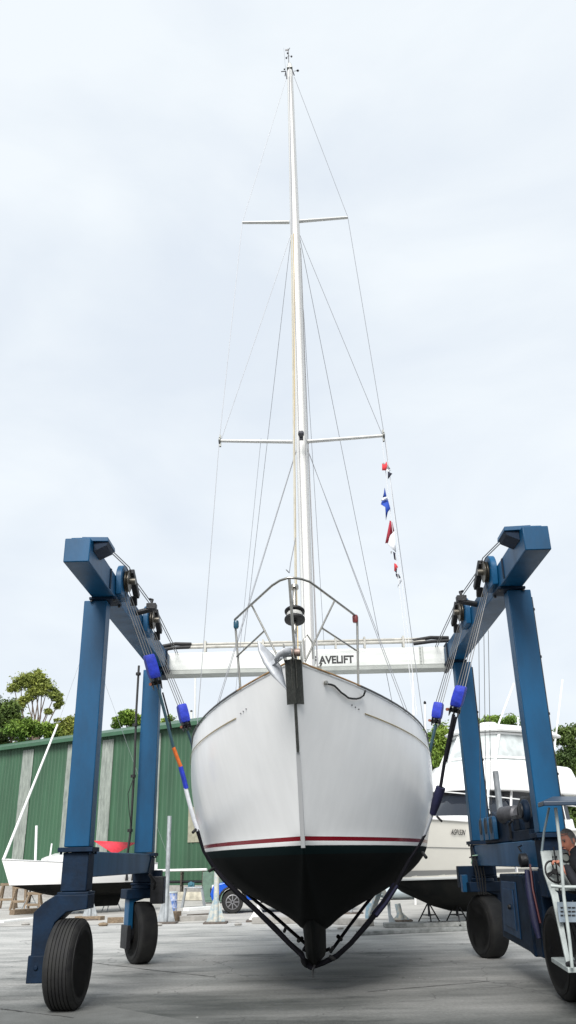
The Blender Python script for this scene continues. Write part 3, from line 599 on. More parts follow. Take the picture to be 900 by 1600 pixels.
# ================================================================== TRAVEL LIFT
lift = thing('travel_lift', 'big blue four-legged boat hoist gantry on rubber tyres carrying the white yacht', 'boat hoist', (0, 13.8, 0))
XL, XR, YF, YR = -3.015, 3.197, 11.534, 16.22
WX, WY = .335, .26; HB, HT = 5.217, 5.55
for X, nm in ((XL, 'l'), (XR, 'r')):
    sgn = -1 if X < 0 else 1; xb = X+sgn*-.119
    g = MB(); g.bb((xb-.169, 9.84, HB+.003), (xb+.169, 16.9, HT)); beam = g.build('side_beam', BLUE, lift, bevel=.012)
    g = MB(); ins = -sgn
    # weld ribs / splice plates / flanges along the beam
    for yy in (11.0,): g.bb((xb+ins*.170, yy, HB+.02), (xb+ins*.185, yy+.05, HT-.02)); g.build('weld_rib', BLUEP, beam); g = MB()
    g.bb((xb+ins*.172, 16.0, HB-.03), (xb+ins*.19, 16.06, HT+.03))
    g.build('splice_plate', BLUEP, beam, bevel=.004)
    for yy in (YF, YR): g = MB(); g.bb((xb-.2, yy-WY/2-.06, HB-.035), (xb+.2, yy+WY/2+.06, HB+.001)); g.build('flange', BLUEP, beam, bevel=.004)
    g = MB()
    for k in range(9): g.lathe([(.012,0),(.012,.012)], (xb+ins*.19, 16.03, HB+k*.04), (ins,0,0), 6)
    for xx in (-.17,.17):
        for yy in (-.16, .16):
            g.lathe([(.02,0),(.02,.03)], (xb+xx, YF+yy, HB-.065), (0,0,1), 6)
    g.build('bolt', GREASE, beam)
    # end hood on top
    g = MB(); e0 = xb+ins*.02
    g.prism([(xb-sgn*.02, 9.95, HT+.0), (xb-sgn*.02, 9.95, HT+.06), (xb+ins*.36, 9.98, HT+.06), (xb+ins*.37, 9.98, HT+.0)], (0,.42,0))
    g.bb((xb+sgn*.12, 9.95, HT+.002), (xb-sgn*.018, 10.25, HT+.05))
    hd_ = g.build('beam_end_hood', BLUE, beam, bevel=.006)
    g = MB(); g.prism([(xb+ins*.175, 10.0, HT-.002), (xb+ins*.36, 10.0, HT-.002), (xb+ins*.34, 10.0, HT-.05), (xb+ins*.175, 10.0, HT-.13)], (0,.36,0)); g.build('hood_box', BLUEP, beam)
    for yh in (YF+.0, YR):
        g = MB(); zb = 1.83 if yh < 14 else 1.8
        if sgn > 0: zb = 1.88
        g.bb((X-WX/2, yh-WY/2, zb), (X+WX/2, yh+WY/2, HB-.035)); leg = g.build('leg', BLUE, lift, bevel=.012)
        g = MB(); g.bb((X-WX/2-.06, yh-WY/2-.06, zb-.06), (X+WX/2+.06, yh+WY/2+.06, zb-.005))
        for xx in (-.19, .19):
            for yy in (-.15, .15): g.lathe([(.018,0),(.018,.03)], (X+xx, yh+yy, zb-.09), (0,0,1), 6)
        g.build('flange', BLUEP, leg, bevel=.004)
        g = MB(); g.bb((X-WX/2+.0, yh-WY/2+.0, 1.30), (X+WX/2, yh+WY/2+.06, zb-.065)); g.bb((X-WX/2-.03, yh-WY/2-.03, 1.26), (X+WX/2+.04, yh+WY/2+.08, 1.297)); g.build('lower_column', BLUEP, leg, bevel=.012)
    # electrical conduit up the legs
    g = MB()
    xo = X+(WX/2+.03 if sgn > 0 else WX/2+.03)
    if sgn > 0:
        g.tube([(xo, YF, 1.9), (xo, YF, 5.1)], .018, 6)
        for z in (2.6,3.4,4.2,4.9): g.lathe([(.03,0),(.03,.03)], (xo, YF, z), (0,0,1), 8)
        g.build('conduit', GREASE, lift); g = MB()
        g.tube([(X+WX/2+.03, YR, 1.9), (X+WX/2+.03, YR, 5.1)], .018, 6)
        for z in (2.4,3.3,4.2): g.lathe([(.035,0),(.035,.03)], (X+WX/2+.03, YR, z), (0,0,1), 8)
        g.build('conduit', GREASE, lift)
    # base beam
    g = MB(); g.bb((X-.15, YF+WY/2+.063, 1.46), (X+.15, YR-WY/2-.003, 1.775 if sgn < 0 else 1.80)); g.build('base_beam', BLUE if sgn < 0 else BLUE, lift, bevel=.012)
    g = MB(); g.prism([(X+ins*.17, YR-.45, 1.46), (X+ins*.17, YR-.135, 1.46), (X+ins*.17, YR-.135, 1.75)], (ins*-.015,0,0)); g.build('gusset', BLUEP, lift)
    # pulleys: housing cheek (blue) with sheave and cable blocks
    for yp in (11.62, 13.75):
        px = xb+ins*.17
        g = MB(); pl = []
        for k in range(13):
            a = PI*k/12; pl.append((px, yp-.02+.26*math.cos(a), HT-.02+.24*math.sin(a)))
        pl += [(px, yp-.24, HB+.05), (px, yp+.20, HB+.05)]
        g.prism(pl, (ins*.09,0,0)); h = g.build('sheave_housing', BLUE, lift, bevel=.012)
        g = MB()
        for dx in (.095,.13): g.lathe([(.14,0),(.16,.004),(.135,.012),(.135,.020),(.16,.028),(.14,.032)], (px+ins*dx, yp-.02, HT-.02), (ins,0,0), 24)
        g.lathe([(.05,0),(.05,.16)], (px+ins*.085, yp-.02, HT-.02), (ins,0,0), 14); g.build('sheave', mat('worn_sheave', (.13,.12,.10), .4, .7, var=.4, scale=12), h)
        g = MB(); g.bar((px+ins*.165, yp-.0, HT+.15), (px+ins*.18, yp+.45, HT-.12), .09, .09); g.bar((px+ins*.14, yp+.40, HT-.12), (px+ins*.14, yp+.46, HT-.26), .10, .06); g.build('sheave_guard', GREASE, h, bevel=.01)
    g = MB(); yb = 12.95; g.tube([(xb+ins*.17, yb, HT-.12), (xb+ins*.45, yb-.02, HT-.06)], .05, 8); g.box((xb+ins*.42, yb, HT-.02), (.16,.14,.10)); g.tube([(xb+ins*.40, yb, HT), (xb+ins*.42, yb+.05, HT+.12), (xb+ins*.36, yb+.08, HT+.14)], .025, 6); g.build('cable_guide', GREASE, lift, bevel=.01)
    # cable along the beam top
    g = MB()
    for k, dx in enumerate((.27, .31)):
        g.tube([(xb+ins*dx, 10.35, HT+.03), (xb+ins*(dx+.02), 11.5, HT+.17), (xb+ins*(dx+.03), 11.8, HT+.1), (xb+ins*(dx+.05), 13.7, HT+.16), (xb+ins*(dx+.02), 16.5, HT+.05)], .008, 5)
    g.build('hoist_cable', CABLE, lift)
    g = MB(); g.bb((xb-sgn*.10, 14.3, HT+.002), (xb+sgn*.06, 15.6, HT+.06)); g.build('stiffener', BLUE, beam)
# cross beam with writing
g = MB(); g.bb((-2.79, 16.45, 5.215), (2.93, 16.78, 5.60)); xb_ = g.build('cross_beam', CREAMP, lift, bevel=.03)
g = MB(); g.bb((-2.86, 16.40, 5.145), (2.96, 16.82, 5.212)); g.build('beam_flange', mat('mid_grey_paint', (.33,.35,.33), .5, var=.2, scale=4), xb_)  # grey paint of the lower flange, shared with the splice plate
for xa, xz in ((-2.93,-2.80),(2.94,3.0)): g = MB(); g.bb((xa,16.35,5.12), (xz,16.85,5.64)); g.build('end_plate', BLUEP, xb_)
g = MB(); g.bb((2.40,16.435,5.2), (2.44,16.448,5.6)); g.bb((2.46,16.435,5.2), (2.48,16.448,5.6))
for k in range(6): g.lathe([(.014,0),(.014,.014)], (2.42, 16.425, 5.24+k*.065), (0,1,0), 6)
g.build('splice_plate', MATS['mid_grey_paint'], xb_)
g = MB(); g.tube([(-2.5, 16.6, 5.80), (2.55, 16.6, 5.80)], .028, 8); g.tube([(-2.5, 16.5, 5.715), (2.55, 16.5, 5.72)], .034, 8)
for x_ in (-2.0, -.8, .7, 1.3, 2.1): g.bb((x_-.02, 16.46, 5.603), (x_+.02, 16.66, 5.84))
g.build('hydraulic_pipe', mat('pale_pipe', (.45,.44,.40), .5, var=.3, scale=6), xb_)
for a0, a1 in ((-2.95, -2.3), (2.3, 3.05)):
    g = MB(); g.tube([(a0, 16.5, 5.74), ((a0+a1)/2, 16.52, 5.80), (a1, 16.58, 5.80)], .04, 8); g.tube([(a0, 16.45, 5.66), ((a0+a1)/2, 16.45, 5.70), (a1, 16.5, 5.72)], .035, 8); g.build('hydraulic_hose', BLACK, xb_)
Mx = Matrix.Translation((1.06-1.02, 16.447, 5.285)) @ Matrix.Rotation(PI/2, 4, 'X')
tx = text_mesh('lettering', 'TRAVELIFT', .215, mat('black_lettering', (.012,.012,.014), .5), xb_, Matrix.Identity(4), .001, 0, .008, 1.0)
ws = max(v_.co.x for v_ in tx.data.vertices); sc_ = .94/ws
tx.data.transform(Matrix.Translation(V((1.055-.94, 16.4475, 5.30))-V((0,13.8,0))) @ Matrix.Rotation(PI/2, 4, 'X') @ Matrix.Diagonal((sc_, 1.0, 1, 1)))

# wheels and forks
def wheel(cx, cy, th, rad=.5, w=.36, flip=1, ribs=True, rr_=0):
    n = V((math.cos(th), math.sin(th), 0))
    prof = [(rad*.56, -w*.36), (rad*.62, -w*.46), (rad*.80, -w*.5), (rad*.93, -w*.46), (rad*.985, -w*.38)]
    k = 6
    for i in range(k):
        a = -w*.36+w*.72*i/k; b = -w*.36+w*.72*(i+1)/k; rim_ = rad*(1-.012*abs((i+.5)/k*2-1)**2)
        prof += [(rim_, a+.004), (rim_, b-.010), (rim_-.014, b-.008), (rim_-.014, b)] if ribs else [(rim_, a)]
    prof += [(rad*.985, w*.38), (rad*.93, w*.46), (rad*.80, w*.5), (rad*.62, w*.46), (rad*.56, w*.36)]
    c = V((cx, cy, rad-.01)); g = MB(); g.lathe(prof, c, n, 48)
    if True:                                          # sidewall relief
        for s_ in (-1, 1): g.lathe([(rad*.86, s_*w*.485), (rad*.86, s_*w*.505), (rad*.83, s_*w*.512), (rad*.83, s_*w*.485)], c, n, 48)
    wh = g.build('wheel', TYRE, lift, smooth=35)
    g = MB(); s2 = w
    g.lathe([(rad*.57, -s2*.42), (rad*.53, -s2*.45), (rad*.50, -s2*.30), (rad*.30, -s2*.22), (rad*.28, -s2*.34), (rad*.12, -s2*.40), (rad*.12, s2*.40), (rad*.28, s2*.34), (rad*.30, s2*.22), (rad*.50, s2*.30), (rad*.53, s2*.45), (rad*.57, s2*.42)], c, n, 32)
    x = n.cross(V((0,0,1)))
    for s_ in (-1, 1):
        for j in range(10):
            a = 2*PI*j/10; q = c+n*s_*w*.24+(x*math.cos(a)+V((0,0,1))*math.sin(a))*rad*.36; g.lathe([(.014,0),(.014,.03)], q, n*s_, 6)
    g.build('rim', mat('dark_rim_paint', (.012,.02,.035), .5, .2, var=.5, scale=10), wh, smooth=35)
    return wh
wheel(-2.99, 11.36, R(-2), .505, .36)
wheel(-3.02, 16.22, R(30), .50, .34, ribs=False)
wheel(3.13, 16.05, R(17), .50, .36, ribs=False)
wheel(3.20, 11.32, R(3), .52, .40)
# front-left fork
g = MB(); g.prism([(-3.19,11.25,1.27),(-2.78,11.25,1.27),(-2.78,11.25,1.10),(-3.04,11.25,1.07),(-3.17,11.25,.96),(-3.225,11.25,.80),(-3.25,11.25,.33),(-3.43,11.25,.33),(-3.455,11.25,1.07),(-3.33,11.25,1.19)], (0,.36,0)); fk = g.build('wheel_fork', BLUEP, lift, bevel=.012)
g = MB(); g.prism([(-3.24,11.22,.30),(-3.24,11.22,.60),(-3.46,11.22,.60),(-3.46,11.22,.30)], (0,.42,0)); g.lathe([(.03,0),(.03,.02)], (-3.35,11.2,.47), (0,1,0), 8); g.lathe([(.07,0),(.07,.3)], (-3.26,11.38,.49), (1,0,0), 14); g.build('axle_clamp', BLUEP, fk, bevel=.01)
g = MB(); g.lathe([(.20,0),(.20,.03),(.17,.035),(.17,.0)], (-2.99,11.5,1.215), (0,0,1), 20); g.build('slew_ring', GREASE, fk)
# rear-left fork (turned)
def fork_turned(cx, cy, th, nm='wheel_fork', w=.34, side=-1, col=BLUE):
    n = V((math.cos(th), math.sin(th), 0)); f = V((-n.y, n.x, 0)); c = V((cx, cy, 0)); s_ = n*side
    g = MB(); o = c+s_*(w*.5+.04)-f*.12
    def P(a, z): return o+s_*a+V((0,0,z))
    g.prism([P(-.22,1.20), P(.0,1.20), P(.07,1.10), P(.07,.42), P(-.02,.42), P(-.02,.98), P(-.22,1.04)], f*.24)
    fk = g.build(nm, col, lift, bevel=.01)
    g = MB(); g.lathe([(.13,0),(.15,.03),(.15,.09),(.10,.13),(.04,.14)], c+s_*(w*.5-.02)+V((0,0,.47)), s_, 18)
    g.prism([P(.02,.62)-f*.05, P(.02,.25)-f*.05, P(.10,.25)-f*.05, P(.10,.62)-f*.05], f*.34); g.build('hub_motor', GREASE, fk, bevel=.01)
    g = MB(); g.bar(c+V((0,0,1.12))-n*.35, c+V((0,0,1.12))+n*.3, .34, .16); g.lathe([(.2,0),(.2,.06)], c+V((0,0,1.2)), (0,0,1), 20); g.build('fork_head', BLUEP, fk, bevel=.012)
    return fk
fk2 = fork_turned(-3.02, 16.22, R(30), col=BLUE)
fk3 = fork_turned(3.13, 16.05, R(17), side=1, col=BLUEP)
g = MB(); g.bb((2.76,16.3,1.10), (3.45,16.55,1.46)); g.bb((-3.2,16.36,1.05), (-2.72,16.6,1.5)); g.build('steering_bracket', BLUEP, lift, bevel=.012)
g = MB(); g.bb((-2.84,16.0,.95), (-2.60,16.25,1.40)); g.tube([(-2.75,15.9,1.2),(-2.70,15.7,1.3),(-2.8,15.6,1.45)], .03, 6); g.build('steering_motor', GREASE, lift, bevel=.02)
g = MB(); g.bb((2.74,15.9,1.04), (2.84,16.1,1.32)); g.build('rear_bracket', LGREY if 0 else BLUE, lift, bevel=.008)
g = MB()
for k in range(4): g.tube([(2.93+k*.05,15.98,1.60), (2.95+k*.05,15.85,1.62), (2.98+k*.05,15.82,1.35-.03*k), (3.0+k*.04,15.85,1.0)], .014, 6)
g.build('hose', BLACK, lift)
g = MB(); g.tube([(2.93,15.9,1.5), (2.96,15.85,1.63), (3.06,15.85,1.64), (3.12,15.9,1.56)], .010, 6); g.build('hose', mat('pale_green_hose', (.25,.40,.30), .5), lift)
# front-right fork, engine box
g = MB(); g.prism([(3.0,11.3,1.45),(3.42,11.3,1.45),(3.5,11.3,1.2),(3.5,11.3,.35),(3.42,11.3,.35),(3.4,11.3,1.08),(3.0,11.3,1.12)], (0,.36,0)); g.build('wheel_fork', BLUEP, lift, bevel=.012)
eb = MB(); eb.prism([(3.0,12.55,1.36),(3.0,14.0,1.36),(3.0,14.25,.46),(3.0,12.6,.40),(3.0,12.35,.36),(3.0,12.35,.95)], (.62,0,0)); eng = eb.build('engine_box', BLUEP, lift, bevel=.02)
g = MB(); g.prism([(2.985,12.95,1.26),(2.985,13.88,1.26),(2.985,14.05,.56),(2.985,13.0,.52)], (.014,0,0)); dr = g.build('box_door', mat('door_blue', (.003,.032,.085), .5, spec=.3, var=.3), eng, bevel=.006)
g = MB(); g.prism([(2.972,13.12,1.16),(2.972,13.74,1.16),(2.972,13.86,.66),(2.972,13.15,.62)], (.012,0,0)); g.build('door_panel', MATS['door_blue'], dr, bevel=.006)
g = MB(); g.lathe([(.035,0),(.035,.03),(.02,.04)], (2.97,13.35,.92), (-1,0,0), 12); g.build('door_handle', GREASE, dr)
g = MB(); g.bb((3.02,12.0,.38), (3.5,12.32,1.42)); g.bb((3.03,11.78,.6), (3.42,12.0,1.42)); g.build('hydraulic_tank', BLUEP, lift, bevel=.02)
g = MB(); g.tube([(2.97,12.1,1.43),(2.96,12.05,1.2),(2.95,11.95,.85),(2.97,11.9,.62)], [.03,.05,.055,.03], 8); g.build('sling_pad', SLEEVED, lift, smooth=60)
g = MB(); g.lathe([(.07,0),(.09,.01),(.09,.10),(.04,.12)], (3.02,12.2,1.55), (-1,0,0), 18); g.tube([(2.95,12.2,1.66),(2.93,12.25,1.72),(2.99,12.3,1.74)], .012, 6); g.build('hose_reel', GREASE, lift)
g = MB(); g.tube([(3.0,12.0,1.5),(2.97,11.9,1.2),(3.0,11.85,.8)], .014, 6); g.build('hose', mat('red_hose', (.05,.002,.004), .6), lift)
g = MB(); g.box((2.985,12.75,1.43), (.02,.10,.07)); g.build('work_lamp', mat('white_lamp_lens', (.8,.8,.78), .3), lift)
# engine and hoist machinery on the base beam
g = MB(); g.prism([(3.1,13.3,1.803),(3.1,15.3,1.803),(3.1,15.3,2.16),(3.1,14.6,2.30),(3.1,13.9,2.16),(3.1,13.3,2.10)], (.45,0,0)); ec = g.build('engine_cover', BLUEP, lift, bevel=.02)
g = MB(); 
for k in range(3):
    y0 = 14.05+k*.42; pl = []
    for j in range(9): a = PI*j/8; pl.append((3.0, y0+.17+.16*math.cos(a), 2.12+.10*math.sin(a)))
    pl += [(3.0, y0+.01, 1.86), (3.0, y0+.33, 1.86)]; g.prism(pl, (.07,0,0))
g.build('winch_plate', BLUE, lift, bevel=.008)
for k in range(3):
    y0 = 14.05+k*.42; g = MB(); pl = [(2.992, y0+.17+.085*math.cos(2*PI*j/14), 2.07+.12*math.sin(2*PI*j/14)) for j in range(14)]; g.prism(pl, (.006,0,0)); g.build('winch_slot', BLACK, lift)
g = MB(); g.lathe([(.10,0),(.13,.03),(.13,.42),(.10,.45)], (3.10,13.75,2.20), (.35,-.95,0), 18); g.build('muffler', mat('sooty_steel', (.13,.13,.14), .5, .5, var=.5, scale=8), lift)
g = MB(); g.tube([atx(783,1280,3.22), atx(774,1205,3.22)], .052, 12); ex = g.build('exhaust_pipe', GALV, lift, smooth=60)
g = MB(); g.tube([(3.2,12.2,2.1),(3.2,12.35,2.33),(3.2,12.7,2.36),(3.2,12.95,2.26),(3.2,13.0,2.0)], .055, 10); g.build('intake_hose', BLACK, lift, smooth=60)
g = MB(); g.bb((3.06,12.05,1.803), (3.42,13.15,1.95)); g.box((3.22,12.8,2.05), (.3,.4,.2)); g.box((3.22,12.25,2.03), (.26,.3,.16)); g.lathe([(.11,0),(.15,.02),(.15,.08),(.12,.1)], (3.08,12.0,2.18), (-1,0,0), 20); g.build('engine', BLUEP, lift, bevel=.015)
g = MB(); g.lathe([(.06,0),(.10,.01),(.10,.03),(.06,.035)], (2.985,12.0,2.18), (-1,0,0), 20); g.box((3.02,12.55,2.12), (.06,.3,.05)); g.tube([(3.05,13.1,1.85),(3.03,13.05,2.05),(3.05,12.9,2.1)], .02, 6); g.build('engine_fitting', GREASE, lift)
# hanging cable chain by left rear leg
g = MB(); P = [at(217,1040,15.9), at(213,1110,15.9), at(210,1200,15.9), at(204,1300,15.9), at(199,1335,15.9)]; g.tube(P, .022, 6)
for x_, y_ in ((216,1055),(211,1135),(208,1215),(203,1300)): p = at(x_, y_, 15.9); g.lathe([(.05,0),(.05,.05)], p, (0,0,1), 8)
g.tube([at(208,1218,15.85), at(200,1240,15.8), at(202,1270,15.8), at(205,1290,15.85)], .008, 5)
g.build('power_cable', BLACK, lift, smooth=60)
# falls from right beam (loose parallel cables)
g = MB()
for x0, x1 in ((752,747),(760,756),(767,764)): g.tube([at(x0-4,985,13.0), at(x1+4,1300,14.2)], .005, 5)
g.build('hoist_cable', CABLE, lift)

# operator station
st = lambda x, y, Y: at(x, y, Y)
g = MB(); g.prism([(2.72,9.85,.46),(3.75,9.85,.46),(3.75,10.85,.46),(2.82,10.85,.46)], (0,0,.05)); pf = g.build('operator_platform', LGREY, lift, bevel=.006)
g = MB(); g.bb((3.2,10.85,.46),(3.4,11.28,.6)); g.bb((3.05,10.9,1.1),(3.3,11.28,1.5)); g.build('platform_bracket', BLUEP, pf)
g = MB(); A_ = at(841,1262,9.9); B_ = at(864,1251,10.7); g.prism([A_, at(850,1259,9.6), V((3.9,9.6,A_.z-.01)), V((3.9,10.9,B_.z)), B_], (0,0,.05)); g.build('canopy', mat('dark_canopy', (.02,.035,.06), .4), pf, bevel=.01)
def post(pts, r, m, nm='canopy_post'): g = MB(); g.tube(pts, r, 8); return g.build(nm, m, pf, smooth=60)
PG = mat('grey_post_paint', (.17,.22,.24), .5, var=.2)
post([at(858,1262,10.3), at(850,1300,10.3), at(846,1335,10.3)], .014, PG)
post([at(868,1262,9.8), at(875,1320,9.8), at(881,1400,9.8), at(890,1470,9.8), at(894,1512,9.8)], .019, LGREY)
post([at(861,1384,9.85), at(880,1386,9.8), at(910,1386,9.8), at(950,1388,9.8)], .018, LGREY, 'handrail')
post([V((3.8,9.9,.5)), V((3.8,9.9,2.1))], .024, LGREY); post([V((3.8,10.8,.5)), V((3.8,10.8,2.1))], .024, LGREY)
# console: sloping side panel and dash
P = [at(845,1330,10.25), at(862,1330,10.25), at(868,1392,10.15), at(872,1395,10.15), at(893,1512,9.95), at(886,1510,9.95), at(862,1400,10.15), at(850,1365,10.2)]
g = MB(); g.prism(P, (0,.03,0)); g.build('console_side', LGREY, pf, bevel=.004)
g = MB(); g.prism([at(850,1329,10.3), at(925,1328,10.3), at(925,1392,10.22), at(862,1392,10.22)], (0,.08,0)); ds = g.build('dashboard', LGREY, pf, bevel=.008)
g = MB(); c_ = at(883,1340,10.28); g.lathe([(.04,0),(.05,.01),(.05,.025),(.045,.028)], c_+V((0,0,0)), (0,-1,0), 20); g.build('gauge', mat('gauge_black', (.02,.02,.02), .3), ds)
g = MB(); g.lathe([(.038,.0285),(.036,.031)], c_, (0,-1,0), 20); g.build('gauge_face', mat('gauge_grey', (.2,.22,.2), .3), ds)
for xx in (862,868): g = MB(); c_ = at(xx,1339,10.28); g.lathe([(.014,0),(.014,.03)], c_, (0,-1,0), 10); g.build('switch', BLACK, ds)
g = MB(); g.box(at(870,1360,10.2), (.012,.02,.5)); g.build('dash_seam', GREASE, ds)
# steering wheel
sc = at(866,1362,10.1); ax = V((.35,-.9,.25)).normalized(); x = ax.cross(V((0,0,1))).normalized(); y = ax.cross(x)
g = MB(); g.tube([sc+(x*math.cos(2*PI*k/24)+y*math.sin(2*PI*k/24))*.115 for k in range(25)], .011, 6, cap=False)
for k in range(3): a = 2*PI*k/3+.5; g.tube([sc, sc+(x*math.cos(a)+y*math.sin(a))*.115], .009, 5)
g.tube([sc, sc-ax*.12], .02, 8); g.lathe([(.03,-.01),(.03,.015)], sc, ax, 12); g.build('steering_wheel', BLACK, pf, smooth=60)
g = MB(); g.bb((3.12,10.05,.51),(3.42,10.45,.80)); g.build('seat_base', GREASE, pf); g = MB(); g.bb((3.10,10.02,.802),(3.46,10.48,.90)); g.bb((3.46,10.02,.9),(3.54,10.48,1.35)); g.build('seat', BLACK, pf, bevel=.03)
g = MB(); g.bar(at(872,1425,10.0), at(925,1425,10.0), .01, .20, up=(0,0,1)); g.build('notice_board', mat('pale_blue_panel', (.22,.27,.32), .6, var=.3, scale=6), pf)
g = MB()
for k, yy in enumerate((1418, 1424, 1430)):
    for j in range(5): q = at(878+j*6, yy, 9.985); g.box(q, (.03+.006*(j%2), .004, .012))
g.build('notice_text', BLACK, pf)
g = MB(); g.tube([at(886,1508,9.95), at(896,1504,9.9), at(904,1508,9.9)], .03, 8); g.build('foot_pedal', GREASE, pf)

# ================================================================== HOIST BLOCKS AND SLINGS
blk_kids = []
def block(label, top, bot, cab_to, yaw=0):
    top, bot = V(top), V(bot); t = thing('hoist_block', label, 'hoist block', tuple(bot), 'blue padded hoist blocks')
    d = (top-bot).normalized(); L_ = (top-bot).length; x = V((0,1,0)).cross(d).normalized(); y = V((0,1,0))
    x = (x*math.cos(yaw)+y*math.sin(yaw)).normalized(); y = d.cross(x)
    M = Matrix((x, y, d)).transposed()
    g = MB(); rows = []
    for k, (f, w, h) in enumerate(((.34,.060,.080),(.38,.072,.095),(.55,.076,.10),(.8,.074,.098),(.96,.07,.092),(1.0,.058,.08))):
        c = bot+d*L_*f; rows.append([c+M@V((sx*w, sy*h, 0)) for sx, sy in ((-1,-1),(-.2,-1.12),(.2,-1.1),(1,-1),(1.1,0),(1,1),(.2,1.1),(-.2,1.12),(-1,1),(-1.1,0))])
    g.grid(rows, close=True); n = len(g.v); g.f.append(tuple(range(n-10, n))); g.m.append(0); g.f.append(tuple(range(10))[::-1]); g.m.append(0)
    g.build('pad', SLEEVE, t, smooth=50)
    g = MB()
    for s_ in (-.06, .0, .06): g.prism([bot+M@V((s_-.006,-.09,L_*.5)), bot+M@V((s_-.006,.09,L_*.5)), bot+M@V((s_-.006,.07,L_*.12)), bot+M@V((s_-.006,-.02,0)), bot+M@V((s_-.006,-.08,L_*.15))], M@V((.012,0,0)))
    g.lathe([(.03,0),(.03,.16)], bot+M@V((-.08,0,L_*.2)), M@V((1,0,0)), 10); g.lathe([(.075,0),(.075,.05)], bot+M@V((-.025,0,L_*.32)), M@V((1,0,0)), 16)
    g.build('shackle', GREASE, t, bevel=.006)
    g = MB(); g.lathe([(.022,0),(.022,.05)], bot+M@V((-.09,-.02,L_*.2)), M@V((-.2,-1,0)), 10); g.build('pin', mat('rusty_pin', (.20,.07,.04), .7, .3), t)
    g = MB(); ct = V(cab_to)
    for k, s_ in enumerate((-.055,-.018,.018,.055)): g.tube([top+M@V((s_,0,-.02)), ct+V((s_*.8, (k-1.5)*.05, 0))], .0065, 5)
    g.build('hoist_rope', CABLE, t)
    return t
bFL = block('blue padded hoist block at the left front corner, against the rear blue leg', at(232,1023,11.6), at(247,1078,11.75), (-2.68, 11.68, 5.5), .3)
bRL = block('smaller blue padded block left of the yacht rail, against the sky', at(283,1101,13.75), at(293,1143,13.8), (-2.68, 13.8, 5.48), .3)
bFR = block('larger upper blue block at the right front, against the blue rear leg', at(721,1072,11.6), at(708,1120,11.75), (2.86, 11.68, 5.5), -.3)
bRR = block('lower blue block at the right, just beside the yacht rail', at(686,1098,13.75), at(680,1135,13.8), (2.84, 13.8, 5.48), -.3)
def sling(label, segs, base):
    t = thing('lifting_sling', label, 'sling', tuple(base), 'slings under the yacht')
    for nm, pts, r, m, fl in segs:
        g = MB(); g.tube([V(p) for p in pts], r, 10, flat=fl); g.build(nm, m, t, smooth=60)
    return t
A = lambda L_, *Ys: [at(x, y, Ys[0]+(Ys[1]-Ys[0])*i/(len(L_)-1)) for i, (x, y) in enumerate(L_)]
kb = YM @ V((-.02, .28, .31))
def jit(pts): return pts
sling('front sling with orange, blue and white sleeves at left, passing under the front of keel',
 [('strap', A([(248,1078),(259,1120),(271,1168)], 11.7, 11.85), .035, mat('dark_teal_webbing', (.015,.05,.07), .7), (1,.5)),
  ('strap', A([(254,1082),(262,1112),(268,1140)], 11.72, 11.8), .012, BWEB, (1,1)),
  ('sleeve', A([(271,1168),(277,1184),(283,1199)], 11.85, 11.9), .042, ORANGE, (1,.6)),
  ('sleeve', A([(282,1198),(287,1216),(291,1232)], 11.9, 11.95), .052, SLEEVE, (1,.6)),
  ('sleeve', A([(290,1231),(296,1255),(303,1280),(309,1298)], 11.95, 12.05), .045, WWEB, (1,.6)),
  ('strap', A([(308,1296),(318,1330),(336,1358)], 12.05, 12.15), [.04,.03,.05], BWEB, (1.3,.5)),
  ('pad', A([(334,1355),(350,1374),(374,1398),(402,1424),(430,1451),(452,1474),(472,1492)], 12.15, 12.05)+[kb+V((-.12,0,.06)), kb], [.05,.065,.07,.065,.075,.065,.07,.075,.06], BWEB, (1.15,.48)),
  ('pad', [kb, kb+V((.15,0,.05))]+A([(526,1494),(548,1474),(572,1446),(598,1414),(622,1378),(641,1342)], 12.05, 12.2), [.06,.07,.07,.065,.075,.07,.065,.055], BWEB, (1.15,.48)),
  ('sleeve', A([(585,1430),(600,1411),(618,1383)], 12.12, 12.18), .074, SLEEVED, (1.33,.58)),
  ('strap', A([(641,1342),(655,1321),(664,1304)], 12.2, 12.17), .04, BWEB, (1,.5)),
  ('strap', A([(663,1306),(670,1288),(677,1268)], 12.17, 12.1), .038, mat('grey_webbing', (.30,.32,.35), .8), (1,.5)),
  ('sleeve', A([(676,1272),(682,1252),(689,1230)], 12.1, 11.95), [.05,.075,.075], SLEEVED, (1,.8)),
  ('strap', A([(688,1232),(697,1175),(709,1116)], 11.95, 11.7), .024, BWEB, (1,1)),
  ('strap', A([(697,1190),(705,1155),(713,1120)], 11.9, 11.7), .018, BWEB, (1,1)),
  ('clip', [at(306,1296,12.0), at(301,1301,11.95)], .02, BLACK, (1,1)), ('clip', [at(334,1357,12.1), at(327,1361,12.0)], .02, BLACK, (1,1)),
  ('clip', [at(660,1332,12.1), at(666,1340,12.0)], .022, BLACK, (1,1)), ('clip', [at(683,1276,12.0), at(690,1283,11.9)], .016, BLACK, (1,1)),
  ('clip', [at(444,1456,12.05), at(447,1448,12.0)], .02, BLACK, (1,1)), ('clip', [at(515,1494,12.0), at(523,1499,11.95)], .022, BLACK, (1,1)), ('clip', [at(517,1486,12.0), at(520,1480,11.95)], .02, BLACK, (1,1))], kb)
kb2 = YM @ V((-.02, 1.95, .29))
